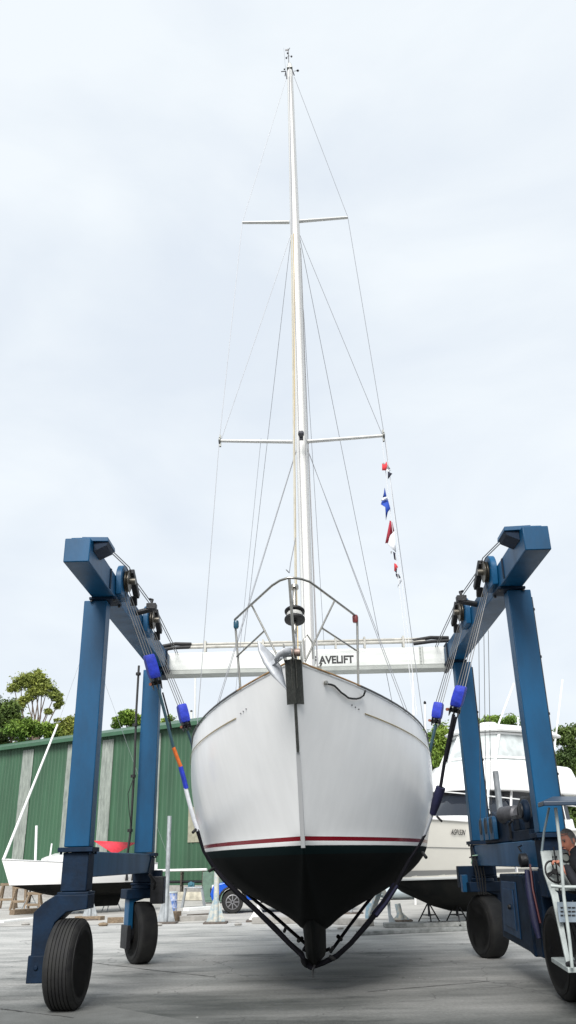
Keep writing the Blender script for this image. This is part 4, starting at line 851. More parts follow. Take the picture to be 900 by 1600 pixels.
sling('rear sling, mostly behind the hull, seen as the inner pair of straps beside the keel',
 [('strap', A([(293,1142),(299,1160),(304,1180)], 13.8, 13.9), .03, mat('dark_teal_webbing', (.015,.05,.07), .7), (1,.5)),
  ('strap', A([(304,1180),(316,1280),(345,1360)], 13.9, 13.95), .03, BWEB, (1.2,.5)),
  ('pad', A([(345,1358),(372,1385),(400,1408),(425,1428),(455,1455),(478,1475)], 13.95, 13.9)+[kb2+V((-.2,0,.08)), kb2], .052, BWEB, (1.15,.48)),
  ('pad', [kb2, kb2+V((.2,0,.08))]+A([(516,1488),(545,1448),(570,1415),(592,1388),(640,1330)], 13.9, 13.9), .05, BWEB, (1.15,.48)),
  ('strap', A([(640,1330),(668,1240),(672,1180)], 13.9, 13.85), .03, BWEB, (1.2,.5)),
  ('strap', A([(670,1182),(676,1155),(681,1132)], 13.85, 13.8), .042, mat('dark_teal_webbing', (.015,.05,.07), .7), (1,.6)),
  ('clip', [at(472,1466,13.8), at(466,1470,13.7)], .03, BLACK, (1,1)), ('clip', [at(528,1463,13.8), at(533,1468,13.7)], .03, BLACK, (1,1))], kb2)

# ================================================================== OPERATOR
pr = thing('person', 'grey-haired man in a navy jacket and jeans seated at the lift controls, looking down', 'person', (3.25, 10.2, .51))
def skin_mesh(name, pts, edges, radii, m, parent, lev=2, extra=None):
    me = bpy.data.meshes.new(name+'_t'); me.from_pydata([tuple(p) for p in pts], edges, []); o = bpy.data.objects.new(name+'_t', me); C.objects.link(o)
    o.modifiers.new('s', 'SKIN'); s2 = o.modifiers.new('u', 'SUBSURF'); s2.levels = lev; s2.render_levels = lev
    for i, r_ in enumerate(radii): me.skin_vertices[0].data[i].radius = (r_, r_) if not isinstance(r_, tuple) else r_
    me.skin_vertices[0].data[0].use_root = True
    bpy.context.view_layer.update(); dm = bpy.data.meshes.new_from_object(o.evaluated_get(bpy.context.evaluated_depsgraph_get()))
    g = MB(); g.add([v_.co.copy() for v_ in dm.vertices], [tuple(p.vertices) for p in dm.polygons]); bpy.data.objects.remove(o)
    if extra: extra(g)
    return g.build(name, m, parent, smooth=180)
HC = at(887.5, 1313, 10.2)                              # head centre
hip = V((3.27,10.22,1.0)); ch = V((3.18,10.2,1.36)); nk = V((3.06,10.2,1.61))
hm = Euler((0, R(12), R(0))).to_matrix()
def head(g):
    # face looks towards -x, a little to the camera and down
    fM = Matrix.Rotation(R(-62), 3, 'Z') @ Matrix.Rotation(R(14), 3, 'X')      # local -y = face direction
    vs = []; n = 20; fs = []
    for i in range(15):
        th = PI*i/14
        for k in range(n):
            ph = 2*PI*k/n; d = V((math.sin(th)*math.cos(ph), math.sin(th)*math.sin(ph), math.cos(th)))
            p = V((d.x*.076, d.y*.098, d.z*.118))
            if d.z < 0: p.x *= 1-.28*(-d.z); p.y = p.y*(1-.12*(-d.z))-.012*(-d.z)
            if d.y < -.55 and abs(d.x) < .3 and -.45 < d.z < .15: p.y -= .022*(1-abs(d.x)/.3)*(1-abs(d.z+.22)/.4 if d.z < .15 else 0)
            if d.y < -.6 and .08 < d.z < .3: p.y += -.006
            if d.y < -.6 and -.02 < d.z < .10 and .2 < abs(d.x) < .55: p.y += .010
            vs.append(HC+fM@p)
    for i in range(14):
        for k in range(n): a = i*n+k; b = i*n+(k+1) % n; fs.append((a, b, b+n, a+n))
    g.add(vs, fs)
    for s_ in (-1, 1): g.ball(HC+fM@V((s_*.078,.01,-.005)), .03, 8, (.35,.7,1.05), fM)
    g.tube([HC+fM@V((0,-.094,-.005)), HC+fM@V((0,-.118,-.032)), HC+fM@V((0,-.10,-.045))], [.008,.014,.010], 8)
    g.tube([HC+fM@V((-.022,-.093,-.068)), HC+fM@V((0,-.099,-.066)), HC+fM@V((.022,-.093,-.068))], .007, 6)
    return fM
FM = {}
# body mesh: head, neck and hands in one
hand = sc+V((.06,-.02,.10)); elb = V((3.03,9.98,1.20)); sh = V((3.11,10.02,1.50))
def fingers(g):
    FM['m'] = head(g)
    for k, ln in enumerate((.052,.060,.056,.044)):
        a = hand+V((-.03,-.03+.02*k,.0)); g.tube([a, a+V((-.5*ln,-.005,.012)), a+V((-.8*ln,0,-.012)), a+V((-.7*ln,0,-.03))], [.010,.009,.008,.006], 6)
    g.tube([hand+V((.0,-.045,0)), hand+V((-.02,-.065,.0)), hand+V((-.045,-.062,-.01))], [.012,.010,.008], 6)
    g.ball(hand, .042, 10, (1.1,1,.5))
skin_mesh('body', [nk+V((.02,0,-.12)), nk, HC+V((.02,0,-.05)), ch, sh+V((0,0,-.05)), elb, hand], [(0,1),(1,2),(0,3),(3,4),(4,5),(5,6)], [.05,.052,.05,.05,.025,.025,.024], SKIN, pr, 2, fingers)
# jacket
sh2 = V((3.25,10.40,1.52)); elb2 = V((3.10,10.48,1.22)); h2 = V((2.95,10.38,1.30))
skin_mesh('jacket', [hip+V((0,0,.02)), V((3.28,10.2,1.2)), ch+V((.02,0,.03)), V((3.11,10.2,1.53)), nk+V((.03,0,.015)), sh, elb, hand+V((.06,0,-.02)), sh2, elb2, h2, V((3.085,10.2,1.64)), V((3.06,10.2,1.70))], [(4,11),(11,12),(0,1),(1,2),(2,3),(3,4),(3,5),(5,6),(6,7),(3,8),(8,9),(9,10)],
   [(.17,.18),(.18,.2),(.18,.21),(.15,.18),.085,.10,.075,.05,.10,.075,.05,.082,.072], NAVY, pr, 2)
k1, k2 = V((3.09,10.05,.93)), V((3.09,10.36,.93))
skin_mesh('jeans', [hip, hip+V((-.02,-.10,-.03)), k1, V((3.12,10.05,.60)), hip+V((-.02,.10,-.03)), k2, V((3.12,10.36,.60))], [(0,1),(1,2),(2,3),(0,4),(4,5),(5,6)], [.13,.10,.075,.055,.10,.075,.055], JEANS, pr, 2)
for k in (10.05, 10.36):
    g = MB(); g.tube([(3.13,k,.60),(3.13,k,.55)], [.055,.05], 10); g.tube([(3.16,k,.548),(3.08,k,.548),(2.96,k,.542)], [.04,.045,.036], 10); g.build('boot', BLACK, pr, smooth=60)
g = MB(); fM = FM['m']; n = 24; vs = []; fs = []
rnd = random.Random(4)
for i in range(9):
    th = PI*.60*i/8
    for k in range(n):
        ph = 2*PI*k/n; d = V((math.sin(th)*math.cos(ph), math.sin(th)*math.sin(ph), math.cos(th)))
        cutf = 1.0
        p = V((d.x*.082, d.y*.104, d.z*.126))*(1+rnd.uniform(-.012,.02))
        if d.y < -.35 and d.z < .62: p = V((d.x*.07, d.y*.088, .62*.11+d.z*.01))
        vs.append(HC+fM@(p+V((0,.006,.004))))
for i in range(8):
    for k in range(n): a = i*n+k; b = i*n+(k+1) % n; fs.append((a, b, b+n, a+n))
g.add(vs, fs); g.build('hair', HAIR, pr, smooth=180)
for s_ in (-1, 1):
    g = MB(); g.ball(HC+fM@V((s_*.032,-.088,.008)), .010, 8); g.build('eye', mat('eye_dark', (.04,.03,.03), .3), pr)
    g = MB(); g.tube([HC+fM@V((s_*.016,-.099,.024)), HC+fM@V((s_*.034,-.097,.030)), HC+fM@V((s_*.05,-.088,.024))], .005, 5); g.build('eyebrow', HAIR, pr)

# ================================================================== SMALL SAILBOAT (left)
def hullloft(L_, B, sheer, keelz, topz, rake, stern=.6, rocker=.25, dead=.5, n=14, fore=.45):
    """local: x along (bow at +L/2), z up. returns topside rows, bottom rows (both sides)"""
    T, Bm = {1: [], -1: []}, {1: [], -1: []}
    for i in range(n+1):
        t = i/n; x = L_/2-L_*t; f = (1-(1-min(1, t/.6))**2.2) if t < .6 else 1-(1-stern)*((t-.6)/.4)**1.6
        zt = topz+sheer*(1-t)**2; zw = keelz; zb = keelz-dead*(1-(1-min(1, (t+.02)/fore))**2)*(1 if t < .8 else 1-(t-.8)*1.5)
        for s_ in (1, -1):
            top = V((x+rake*(1-t)**3, s_*B/2*f, zt)); wl = V((x-.0, s_*B/2*f*(.72+.16*t), zw))
            T[s_].append([top.lerp(wl, k/4)+V((0, s_*.05*math.sin(PI*k/4)*f, 0)) for k in range(5)])
            Bm[s_].append([wl, V((x-.1*(1-t), s_*B/2*f*.62, zw+(zb-zw)*.66)), V((x-.3*(1-t), 0, zb))])
    return T, Bm
p0 = at(3, 1345, 31.0); 
sbL = 5.3; ang = R(180+34)   # bow direction in world
bow = V((p0.x, p0.y, 0)); hd = V((math.cos(ang), math.sin(ang), 0)); cen = bow-hd*(sbL/2+.35)
sbt = thing('small_sailboat', 'small white sailboat with black bottom and red boom cover on stands by the green shed', 'sailboat', (cen.x, cen.y, 0), rot=(0,0,ang), local=True)
T, Bm = hullloft(sbL, 2.3, .22, 1.02, 1.62, .35, .65, dead=.45)
g = MB()
for s_ in (1, -1): g.grid(T[s_])
g.grid([T[1][-1], T[-1][-1]]); g.build('hull', GEL, sbt, smooth=60)
g = MB()
for s_ in (1, -1): g.grid(Bm[s_])
g.grid([Bm[1][-1], Bm[-1][-1]]); g.build('bottom', ANTIF, sbt, smooth=60)
g = MB(); g.prism([(.9,-.09,.75),(-1.6,-.09,.70),(-1.4,-.09,.22),(.0,-.09,.22)], (0,.18,0)); g.build('keel', ANTIF, sbt, bevel=.02)
g = MB(); g.grid([[a[0]+V((0,0,.003)), (a[0]+b[0])/2+V((0,0,.06)), b[0]+V((0,0,.003))] for a, b in zip(T[1], T[-1])]); g.build('deck', GEL, sbt, smooth=60)
g = MB()
for s_ in (1,-1): g.tube([r_[0]+V((0,0,.02)) for r_ in T[s_]], .022, 6)
g.build('rail', mat('grey_rail', (.35,.36,.37), .4), sbt)
g = MB(); rows = []
for x, w, z in ((1.25,.4,.02),(1.45,.5,.24),(1.1,.62,.34),(0,.72,.36),(-.6,.74,.34),(-.7,.74,.0)): rows.append([V((x, a*w, 1.66+b*z)) for a, b in ((-1,0),(-.92,.9),(0,1.12),(.92,.9),(1,0))])
g.grid(rows); cb = g.build('cabin', GEL, sbt, smooth=50)
for s_ in (1,-1): g = MB(); g.prism([(.9,s_*.66,1.82),(.3,s_*.72,1.82),(.3,s_*.70,1.93),(.85,s_*.64,1.93)], (0,s_*.02,0)); g.build('window', GLASS, cb)
bowp = V((sbL/2+.30, 0, 1.86)); up_ = at(120, 1045, 27)
Ms = (Matrix.Translation((cen.x, cen.y, 0)) @ Matrix.Rotation(ang, 4, 'Z')).inverted(); mtp = Ms @ at(137, 1003, 33.0)
g = MB(); g.tube([V((.55,0,1.9)), V((.5,0,mtp.z))], .055, 8); g.build('mast', MASTM, sbt, smooth=60)
g = MB(); hp = V((.5,0,mtp.z)); fe = bowp.lerp(hp, 1.0); g.tube([bowp, bowp.lerp(Ms @ at(90,1132,32.2), 1)], [.055,.04], 8); g.build('furled_jib', WHITEP, sbt, smooth=60)
g = MB(); g.tube([bowp, Ms @ at(90,1132,32.2), hp], .007, 5); g.build('forestay', WIRE, sbt)
g = MB(); 
for s_ in (1,-1): g.tube([hp, V((.35,s_*1.05,1.75))], .006, 5)
g.tube([hp, V((-3.5,0,1.7))], .006, 5); g.build('shroud', WIRE, sbt)
g = MB(); a = Ms @ at(147,1314,33.5); b = Ms @ at(212,1317,35.5); m1 = Ms @ at(179,1335,33.6); m2 = Ms @ at(178,1334,35.4); a2 = Ms @ at(145,1319,33.2)
g.add([a, b, m1, m2, a2, Ms @ at(230,1326,35.2)], [(0,1,2),(0,1,3)]); g.build('boom_tent', RED, sbt, smooth=60, solid=.02)
g = MB(); g.tube([Ms @ at(57,1290,31.6), Ms @ at(55,1352,31.6)], .045, 8); g.tube([Ms @ at(81,1318,32), Ms @ at(78,1340,32)], .03, 8); g.build('white_post', WHITEP, sbt)
g = MB(); 
for x in (-1.25,-1.5): g.prism([(x, .85, 1.66), (x-.06, .85, 1.66), (x-.12, .9, 1.07), (x-.04, .9, 1.07)], (0,.14,0))
g.build('hull_stripe', BLACK, sbt)

# ================================================================== MOTOR CRUISER (right)
mL, mB = 10.8, 3.7
mh = R(180+47); mhd = V((math.cos(mh), math.sin(mh), 0)); mbow = V((1.75, 21.6, 0)); mc = mbow-mhd*(mL/2+.3)
mcr = thing('motor_cruiser', 'white flybridge motor cruiser with black bottom standing on the hard behind the lift', 'motor cruiser', (mc.x, mc.y, 0), rot=(0,0,mh), local=True)
MM = Matrix.Translation((mc.x, mc.y, 0)) @ Matrix.Rotation(mh, 4, 'Z'); MI = MM.inverted()
def ml(x, y, Y): return MI @ at(x, y, Y)
T, Bm = hullloft(mL, mB, .45, 1.12, 2.25, 1.0, .92, dead=.85, fore=.32)
g = MB()
for s_ in (1, -1): g.grid(T[s_])
g.grid([T[1][-1], T[-1][-1]]); g.build('hull', GELC, mcr, smooth=60)
g = MB()
for s_ in (1, -1): g.grid(Bm[s_])
g.grid([Bm[1][-1], Bm[-1][-1]]); g.build('bottom', ANTIF, mcr, smooth=60)
g = MB()
for s_ in (1, -1): g.tube([r_[0].lerp(r_[1], .15)+V((0,s_*.02,0)) for r_ in T[s_]], .035, 6)
g.build('rubbing_strake', GEL, mcr, smooth=60)
g = MB()
for s_ in (1, -1): g.tube([r_[4]+V((0,s_*.03,.02)) for r_ in T[s_]], .035, 6)
g.build('chine_rail', mat('pale_grey_boot', (.45,.46,.45), .5), mcr, smooth=60)
g = MB()
for s_ in (1, -1): g.grid([[r_[3].lerp(r_[4], .45)+V((0,s_*.012,0)), r_[4]+V((0,s_*.012,.05))] for r_ in T[s_]])
g.build('boot_stripe', mat('grey_boot_stripe', (.22,.22,.215), .5), mcr, smooth=60)
g = MB()
for s_ in (1, -1): g.tube([r_[2]+V((0,s_*.01,0)) for r_ in T[s_]], .008, 5)
g.build('hull_crease', mat('grey_boot_stripe', (.22,.22,.215), .5), mcr, smooth=60)
g = MB(); g.grid([[a[0]+V((0,0,.003)), (a[0]+b[0])/2+V((0,0,.10)), b[0]+V((0,0,.003))] for a, b in zip(T[1], T[-1])]); g.build('deck', GEL, mcr, smooth=60)
def loftbox(rows, nm, m, bev=0, par=mcr, sm=40):
    g = MB(); g.grid(rows, close=True); n = len(rows[0]); g.f.append(tuple(range(n))[::-1]); g.m.append(0); N = len(g.v); g.f.append(tuple(range(N-n, N))); g.m.append(0); return g.build(nm, m, par, smooth=sm, bevel=bev)
def rect(x0, x1, w, z, r_=.25, wf=None):               # plan outline, narrower at the bow end
    x0 += 1.0; x1 += 1.2
    wf = wf if wf is not None else w*.62
    return [V((x0, -w, z)), V((x1-r_*2, -w, z)), V((x1-r_*.5, -wf, z)), V((x1, -wf*.4, z)), V((x1, wf*.4, z)), V((x1-r_*.5, wf, z)), V((x1-r_*2, w, z)), V((x0, w, z))]
# trunk, dark saloon windows, white brow/flybridge
loftbox([rect(-3.2,3.2,1.35,2.2,.9), rect(-3.2,2.7,1.30,2.62,.9)], 'cabin_trunk', GEL, .03)
win = loftbox([rect(-3.0,2.5,1.33,2.6,.9), rect(-3.0,1.4,1.25,3.30,.9)], 'saloon_window', GLASS, .02)
g = MB()
for x in (2.4,1.2,-.2,-1.4):
    for s_ in (1,-1): g.bar((x+.35, s_*1.36, 2.62), (x+.02, s_*1.285, 3.32), .05, .05)
g.build('window_post', GEL, win)
loftbox([rect(-3.6,1.75,1.55,3.28,.9,1.1), rect(-3.6,1.60,1.58,3.42,.9,1.1), rect(-3.3,.75,1.45,4.05,.8,1.0), rect(-3.2,.55,1.38,4.12,.8,.95)], 'flybridge', GEL, .03)
en = loftbox([rect(-2.3,.50,1.33,4.10,.8,.92), rect(-2.4,-.15,1.15,4.98,.7,.82)], 'enclosure', VINYL, .02)
g = MB()
def enp(f, i, out=.015):
    a = rect(-2.3,.50,1.33,4.10,.8,.92)[i]; b = rect(-2.4,-.15,1.15,4.98,.7,.82)[i]; q = a.lerp(b, f); c = V((0, 0, q.z)); return q+(q-c).normalized()*out
for i in range(8): g.bar(enp(0,i), enp(1,i), .07, .05)
for f in (.02,.16,.97):
    for i in range(7): g.bar(enp(f,i), enp(f,i+1), .05, .06)
for i, j in ((1,0),(6,7)):
    for q in (.5,): g.bar(enp(0,i).lerp(enp(0,j), q), enp(1,i).lerp(enp(1,j), q), .06, .05)
g.build('enclosure_frame', GEL, en)
loftbox([rect(-3.2,-.0,1.30,5.0,.7,.95), rect(-3.2,.05,1.34,5.06,.7,.98), rect(-3.0,-.25,1.15,5.22,.7,.85)], 'hardtop', GEL, .03)
g = MB(); g.lathe([(.27,0),(.30,.05),(.30,.14),(.24,.20),(.1,.22)], (-.1,0,5.22), (0,0,1), 20); g.build('radar_dome', GEL, mcr, smooth=60)
g = MB(); g.tube([MI@at(778,1134,27.5), MI@at(803,1068,28.4)], .03, 6); g.tube([MI@at(866,1172,28.5), MI@at(879,1062,29.5)], .028, 6); g.tube([MI@at(810,1140,27.3), MI@at(809,1120,27.3)], .02, 6); g.build('aerial', WHITEP, mcr)
# rails
rl = []
for s_ in (1,-1):
    g = MB(); top = [r_[0]+V((0,-s_*.06,.62)) for r_ in T[s_][:11]]; g.tube(top, .017, 6)
    for k in range(0, 11, 2): g.tube([T[s_][k][0]+V((-.12,-s_*.06,0)), top[k]], .014, 6)
    g.build('rail', WHITEP, mcr, smooth=60)
g = MB(); g.lathe([(.05,0),(.05,.02)], ml(805,1221,25.5)+V((0,0,0)), (.3,1,0), 10); g.build('emblem', mat('dark_red_badge', (.2,.05,.05), .5), mcr)
# registration letters on port bow (hull plane at that side)
def side_pt(t, s_, f):                                  # point on hull side
    n = 14; i = min(n-1, int(t*n)); k = t*n-i; a = T[s_][i]; b = T[s_][i+1]
    j = min(3, int(f*4)); q = f*4-j; return (a[j].lerp(a[j+1], q)).lerp(b[j].lerp(b[j+1], q), k)
MMp = MM
bt = None
for sgn_ in (1, -1):
    c = MM @ side_pt(.35, sgn_, .3)
    if bt is None or c.y < bt[1]: bt = (sgn_, c.y)
PS = bt[0]
tb = min((abs(pjx(MM@side_pt(k/200, PS, .2))[0]-701), k/200) for k in range(2, 180))[1]
te = min((abs(pjx(MM@side_pt(k/200, PS, .2))[0]-724), k/200) for k in range(2, 180))[1]
fb = min((abs(pjx(MM@side_pt(tb, PS, k/100))[1]-1304), k/100) for k in range(0, 99))[1]
pa = side_pt(tb, PS, fb); pb = side_pt(te, PS, fb); pu = side_pt(tb, PS, max(0, fb-.12))
ux = (pb-pa).normalized(); uz = (pu-pa); uz = (uz-ux*uz.dot(ux)).normalized(); un = ux.cross(uz)
if un.dot(V((0,PS,0))) < 0: un = -un
tx = text_mesh('registration', 'AGP153N', .26, mat('black_lettering', (.012,.012,.014), .5), mcr, Matrix.Identity(4), .001, .3, .004)
ws = max(v_.co.x for v_ in tx.data.vertices); sc_ = (pb-pa).length/ws
tx.data.transform(Matrix((ux, uz, un)).transposed().to_4x4() @ Matrix.Diagonal((sc_, .72, 1, 1))); tx.data.transform(Matrix.Translation(pa+un*.03))

# ================================================================== BLUE CAR
cw = gnd(359, 1428); cang = R(180+6)
cL = 5.2; hd = V((math.cos(cang), math.sin(cang), 0)); sd = V((-hd.y, hd.x, 0))     # hd: nose direction (left)
cbase = cw-hd*1.68+V((0,.85,0))
car = thing('pickup_truck', 'bright blue pickup truck with dark alloy wheels parked by the shed, seen beneath the hull', 'pickup truck', (cbase.x, cbase.y, 0), rot=(0,0,cang), local=True)
prof = [(2.62,.42),(2.66,.75),(2.55,1.02),(1.45,1.16),(.85,1.30),(.15,1.78),(-.9,1.82),(-1.15,1.20),(-2.55,1.16),(-2.6,.45)]
def arch(cx, r_=.44): return [(cx-r_*math.cos(PI*k/8), .42+ .40*math.sin(PI*k/8)) for k in range(9)]
low = arch(-1.55)+[( -.9,.40),(.9,.40)]+arch(1.68)
poly = prof+[(-2.6,.42)]+low
g = MB(); pl = [(x, -.92, z) for x, z in [(2.38,.42),(2.44,.62),(2.36,.86),(2.2,.94),(1.2,1.10)]+[(-1.15,1.12),(-2.55,1.12),(-2.6,.42)]+low]
g.prism(pl, (0,1.84,0)); body = g.build('body', CARB, car, bevel=.03)
g = MB(); rows = []
for z, x0, x1, w in ((1.12,-1.15,1.35,.88),(1.2,-1.12,1.15,.86),(1.74,-.92,.22,.68),(1.80,-.8,.05,.62)): rows.append([V((x0,-w,z)), V((x1,-w,z)), V((x1,w,z)), V((x0,w,z))])
g.grid(rows, close=True); g.f.append((12,13,14,15)); g.m.append(0); cabn = g.build('cab', CARB, car, bevel=.03)
for s_ in (1,-1):
    g = MB(); g.prism([(1.0,s_*.86,1.22),(.25,s_*.70,1.68),(-.85,s_*.70,1.68),(-1.0,s_*.86,1.22)], (0,s_*.012,.004)); g.build('side_window', GLASS, cabn)
g = MB(); g.prism([(1.13,-.76,1.22),(1.13,.76,1.22),(.30,.60,1.70),(.30,-.60,1.70)], (.02,0,.02)); g.build('windscreen', GLASS, cabn)
g = MB(); g.bb((-2.5,-.8,.9),(-1.25,.8,1.135)); g.build('load_bed', BLACK, car)
for x in (1.68, -1.55):
    for s_ in (1,-1):
        g = MB(); g.lathe([(.22,-.13),(.33,-.13),(.365,-.09),(.365,.09),(.33,.13),(.22,.13)], (x,s_*.82,.365), (0,1,0), 28); w = g.build('wheel', TYRE, car, smooth=35)
        g = MB(); c = V((x, s_*.955, .365)); g.lathe([(.225,-.02),(.235,0),(.21,.005),(.20,-.03),(.03,-.03)], c, (0,s_,0), 24)
        for k in range(8): a = 2*PI*k/8; g.bar(c+V((.03*math.cos(a), s_*.0, .03*math.sin(a))), c+V((.21*math.cos(a), s_*.0, .21*math.sin(a))), .035, .02, up=(0,1,0))
        g.build('rim', mat('dark_alloy', (.22,.22,.23), .4, .7), w, smooth=35)
    for s_ in (1,-1):
        g = MB(); g.tube([V((x+.46*math.cos(PI*k/10), s_*.925, .42+.42*math.sin(PI*k/10))) for k in range(11)], .04, 6); g.build('wheel_arch', BLACK, car, smooth=60)
for s_ in (1,-1): g = MB(); g.box((2.31,s_*.70,.82), (.16,.35,.12)); g.build('headlight', mat('lamp_lens', (.6,.62,.65), .1), car, bevel=.02)
g = MB(); g.box((2.40,0,.66), (.1,1.0,.28)); g.build('grille', BLACK, car, bevel=.02)
for s_ in (1,-1): g = MB(); g.box((.75,s_*1.0,1.22), (.16,.2,.14)); g.build('mirror', CARB, car, bevel=.03)
g = MB()
for s_ in (1,-1): g.tube([(.9,s_*.93,.36),(-.9,s_*.93,.36)], .05, 6)
g.build('side_step', BLACK, car)

# ================================================================== YARD CLUTTER
def hprop(name, label, x, yb, yt, lean=0, r=.06, m=GALV, Yb=None, cat='prop stand', group='steel boat props on the hard', foot=.45, brace=True):
    b = gnd(x, yb); top = at(x+lean, yt, b.y); t = thing(name, label, cat, tuple(b), group)
    g = MB(); g.tube([b+V((0,0,.03)), b.lerp(top, .5), top], [r, r*.95, r*.9], 12); g.build('pole', m, t, smooth=60)
    g = MB(); g.box(b+V((0,0,.025)), (foot*1.5, foot*1.2, .05)); g.build('foot_plate', mat('rusty_plate', (.13,.11,.095), .8, .2, var=.5, scale=8, bump=.3), t, bevel=.008)
    if brace:
        g = MB(); h = min(.9, (top-b).length*.5)
        for s_ in (-1,1): g.prism([b+V((s_*.05,-.01,.05)), b+V((s_*foot*.6,-.01,.05)), b+V((s_*.05,-.01,h))], (0,.02,0))
        g.build('gusset', m, t)
    return t
hprop('prop_stand', 'tall pale galvanised pole standing right of the left rear lift wheel', 259, 1443, 1275, 6, .07)
hprop('prop_stand', 'flaking cream and blue post beside the front wheel of the blue pickup', 337, 1443, 1358, 2, .085, CREAMSTEEL)
hprop('prop_stand', 'short white post standing in front of the middle of the blue pickup', 403, 1440, 1396, 2, .06, WHITEP, brace=True)
hprop('prop_stand', 'slim grey post directly behind the left front lift leg', 140, 1438, 1370, 1, .06)
def trestle(label, x, yb, w, h, Yoff=0, m=GALV, group='trestles under the boats'):
    b = gnd(x, yb); t = thing('boat_stand', label, 'boat stand', tuple(b), group); top = b+V((0,0,h)); g = MB()
    for k in range(3):
        a = 2*PI*k/3+.5; f = b+V((math.cos(a)*w, math.sin(a)*w, .02)); g.tube([top-V((0,0,.15)), f], .018, 6); g.ball(f, .03, 6)
    for k in range(3):
        a = 2*PI*k/3+.5; c = 2*PI*(k+1)/3+.5; g.tube([b+V((math.cos(a)*w*.6, math.sin(a)*w*.6, h*.35)), b+V((math.cos(c)*w*.6, math.sin(c)*w*.6, h*.35))], .012, 5)
    g.build('leg_frame', m, t); g = MB(); g.tube([b+V((0,0,h*.3)), top], .03, 8); g.build('screw', GREASE, t); g = MB(); g.box(top+V((0,0,.03)), (.3,.3,.06)); g.build('head_pad', WOOD, t, bevel=.01); return t
trestle('light steel tripod under the small sailboat, between the left lift wheels', 172, 1424, .42, .95)
trestle('thin steel tripod at the left under the sailboat bow', 44, 1424, .42, .85)
trestle('dark tripod stand left of two under the motor cruiser', 672, 1446, .36, .70, m=GREASE)
trestle('dark tripod stand nearest the right rear lift wheel under the motor cruiser', 716, 1446, .36, .72, m=GREASE)
trestle('tripod stand under the cruiser stern behind the lift wheel', 748, 1440, .36, .72, m=GREASE)
# cream steel A-frame cradle right of keel
b = gnd(600, 1447); t = thing('hull_cradle', 'cream and pale blue painted steel A-frame cradle to the right of the keel', 'cradle', tuple(b))
Yc = b.y; g = MB()
g.bar(at(596,1382,Yc), at(575,1440,Yc+1.2), .14, .12); g.bar(at(596,1384,Yc), at(607,1412,Yc), .13, .12); g.build('frame_arm', CREAMSTEEL, t, bevel=.01)
g = MB(); g.prism([at(604,1396,Yc), at(609,1396,Yc), at(611,1428,Yc), at(619,1442,Yc), at(617,1452,Yc), at(607,1452,Yc), at(608,1440,Yc), at(606,1420,Yc)], (0,.1,0)); g.build('post', mat('pale_blue_grey_paint', (.42,.47,.50), .5, var=.3, scale=6), t, bevel=.006)
g = MB(); g.bar(at(576,1410,Yc+1), at(573,1445,Yc+1), .12, .12); g.build('post', mat('pale_blue_paint', (.25,.38,.46), .5, var=.4, scale=8), t, bevel=.008)
g = MB(); g.box(at(574,1450,Yc+.4)*1.0, (.55,.5,.07)); g.build('foot_plate', GREASE, t, bevel=.01)
hprop('prop_stand', 'stained white angled prop right of the cream cradle beneath the cruiser bow', 627, 1440, 1412, -6, .09, CREAMSTEEL, foot=.4)
hprop('prop_stand', 'thin distant prop with round foot seen right of the keel', 549, 1428, 1410, 0, .05, GALV, foot=.5, brace=False)
# kerbs / long concrete and timber sleepers on the ground
def sleeper(name, label, x0, y0, x1, y1, h, d, m, cat, group='sleepers lying on the hard'):
    a = gnd(x0, y0); b = gnd(x1, y1); g = MB(); g.bar(a+V((0,0,h/2)), b+V((0,0,h/2)), d, h); o = g.build(name, m, None, bevel=.012, off=(a+b)/2); tag(o, label, cat, group); return o
sleeper('steel_rail_beam', 'long low steel rail beam lying under the motor cruiser nearest the lift', 560, 1461, 742, 1453, .08, .35, mat('grey_deck_steel', (.28,.29,.28), .7, var=.5, scale=6, bump=.3), 'rail beam')
sleeper('steel_rail_beam', 'grey low beam lying behind the front one under the cruiser stands', 600, 1449, 740, 1446, .10, .5, mat('grey_deck_steel', (.28,.29,.28), .7), 'rail beam')
sleeper('concrete_sleeper', 'grey concrete sleeper lying behind the keel left of the cradle', 518, 1443, 578, 1447, .16, .3, CONC, 'sleeper')
sleeper('concrete_sleeper', 'long concrete sleeper behind the slings left of the keel', 395, 1443, 478, 1442, .16, .35, CONC, 'sleeper')
sleeper('concrete_sleeper', 'concrete sleeper between the drum and the cream post', 280, 1440, 330, 1438, .15, .3, CONC, 'sleeper')
sleeper('concrete_sleeper', 'white plank lying flat on the yard in front of the pickup', 290, 1424, 330, 1421, .12, .3, WHITEP, 'sleeper')
sleeper('timber_beam', 'old timber beam lying behind the left rear lift wheel', 168, 1443, 192, 1442, .16, .25, WOOD, 'timber')
sleeper('timber_beam', 'brown timber block at the foot of the blue drum', 259, 1440, 279, 1440, .28, .4, WOOD, 'timber')
sleeper('timber_beam', 'pale plank on the ground at the far left under the sailboat', 0, 1442, 62, 1436, .07, .3, WHITEP, 'timber')
sleeper('timber_beam', 'rough timber baulk under the sailboat bow at left edge', 18, 1430, 60, 1427, .18, .3, WOOD, 'timber')
sleeper('timber_beam', 'short timber baulk lying by the left front lift wheel', 120, 1438, 160, 1438, .12, .3, WOOD, 'timber')
rk = random.Random(5)
def rubble(label, x, y, sz, m):
    b = gnd(x, y); t = MB(); 
    t.ball(b+V((0,0,sz*.35)), sz, 8, (1.3, .9, .5)); o = t.build('rubble_block', m, None, off=b, smooth=20); tag(o, label, 'rubble', 'loose rubble on the hard')
rubble('small grey lump of concrete just left of the tall galvanised pole', 247, 1447, .10, CONC)
rubble('brown lump beside the rear-left lift wheel near the timber beam', 161, 1447, .12, WOOD)
rubble('small pale lump lying between the cream post and the short white post', 372, 1446, .09, CONC)
rubble('grey lump on the ground left of the front-left lift wheel fork', 40, 1446, .11, CONC)
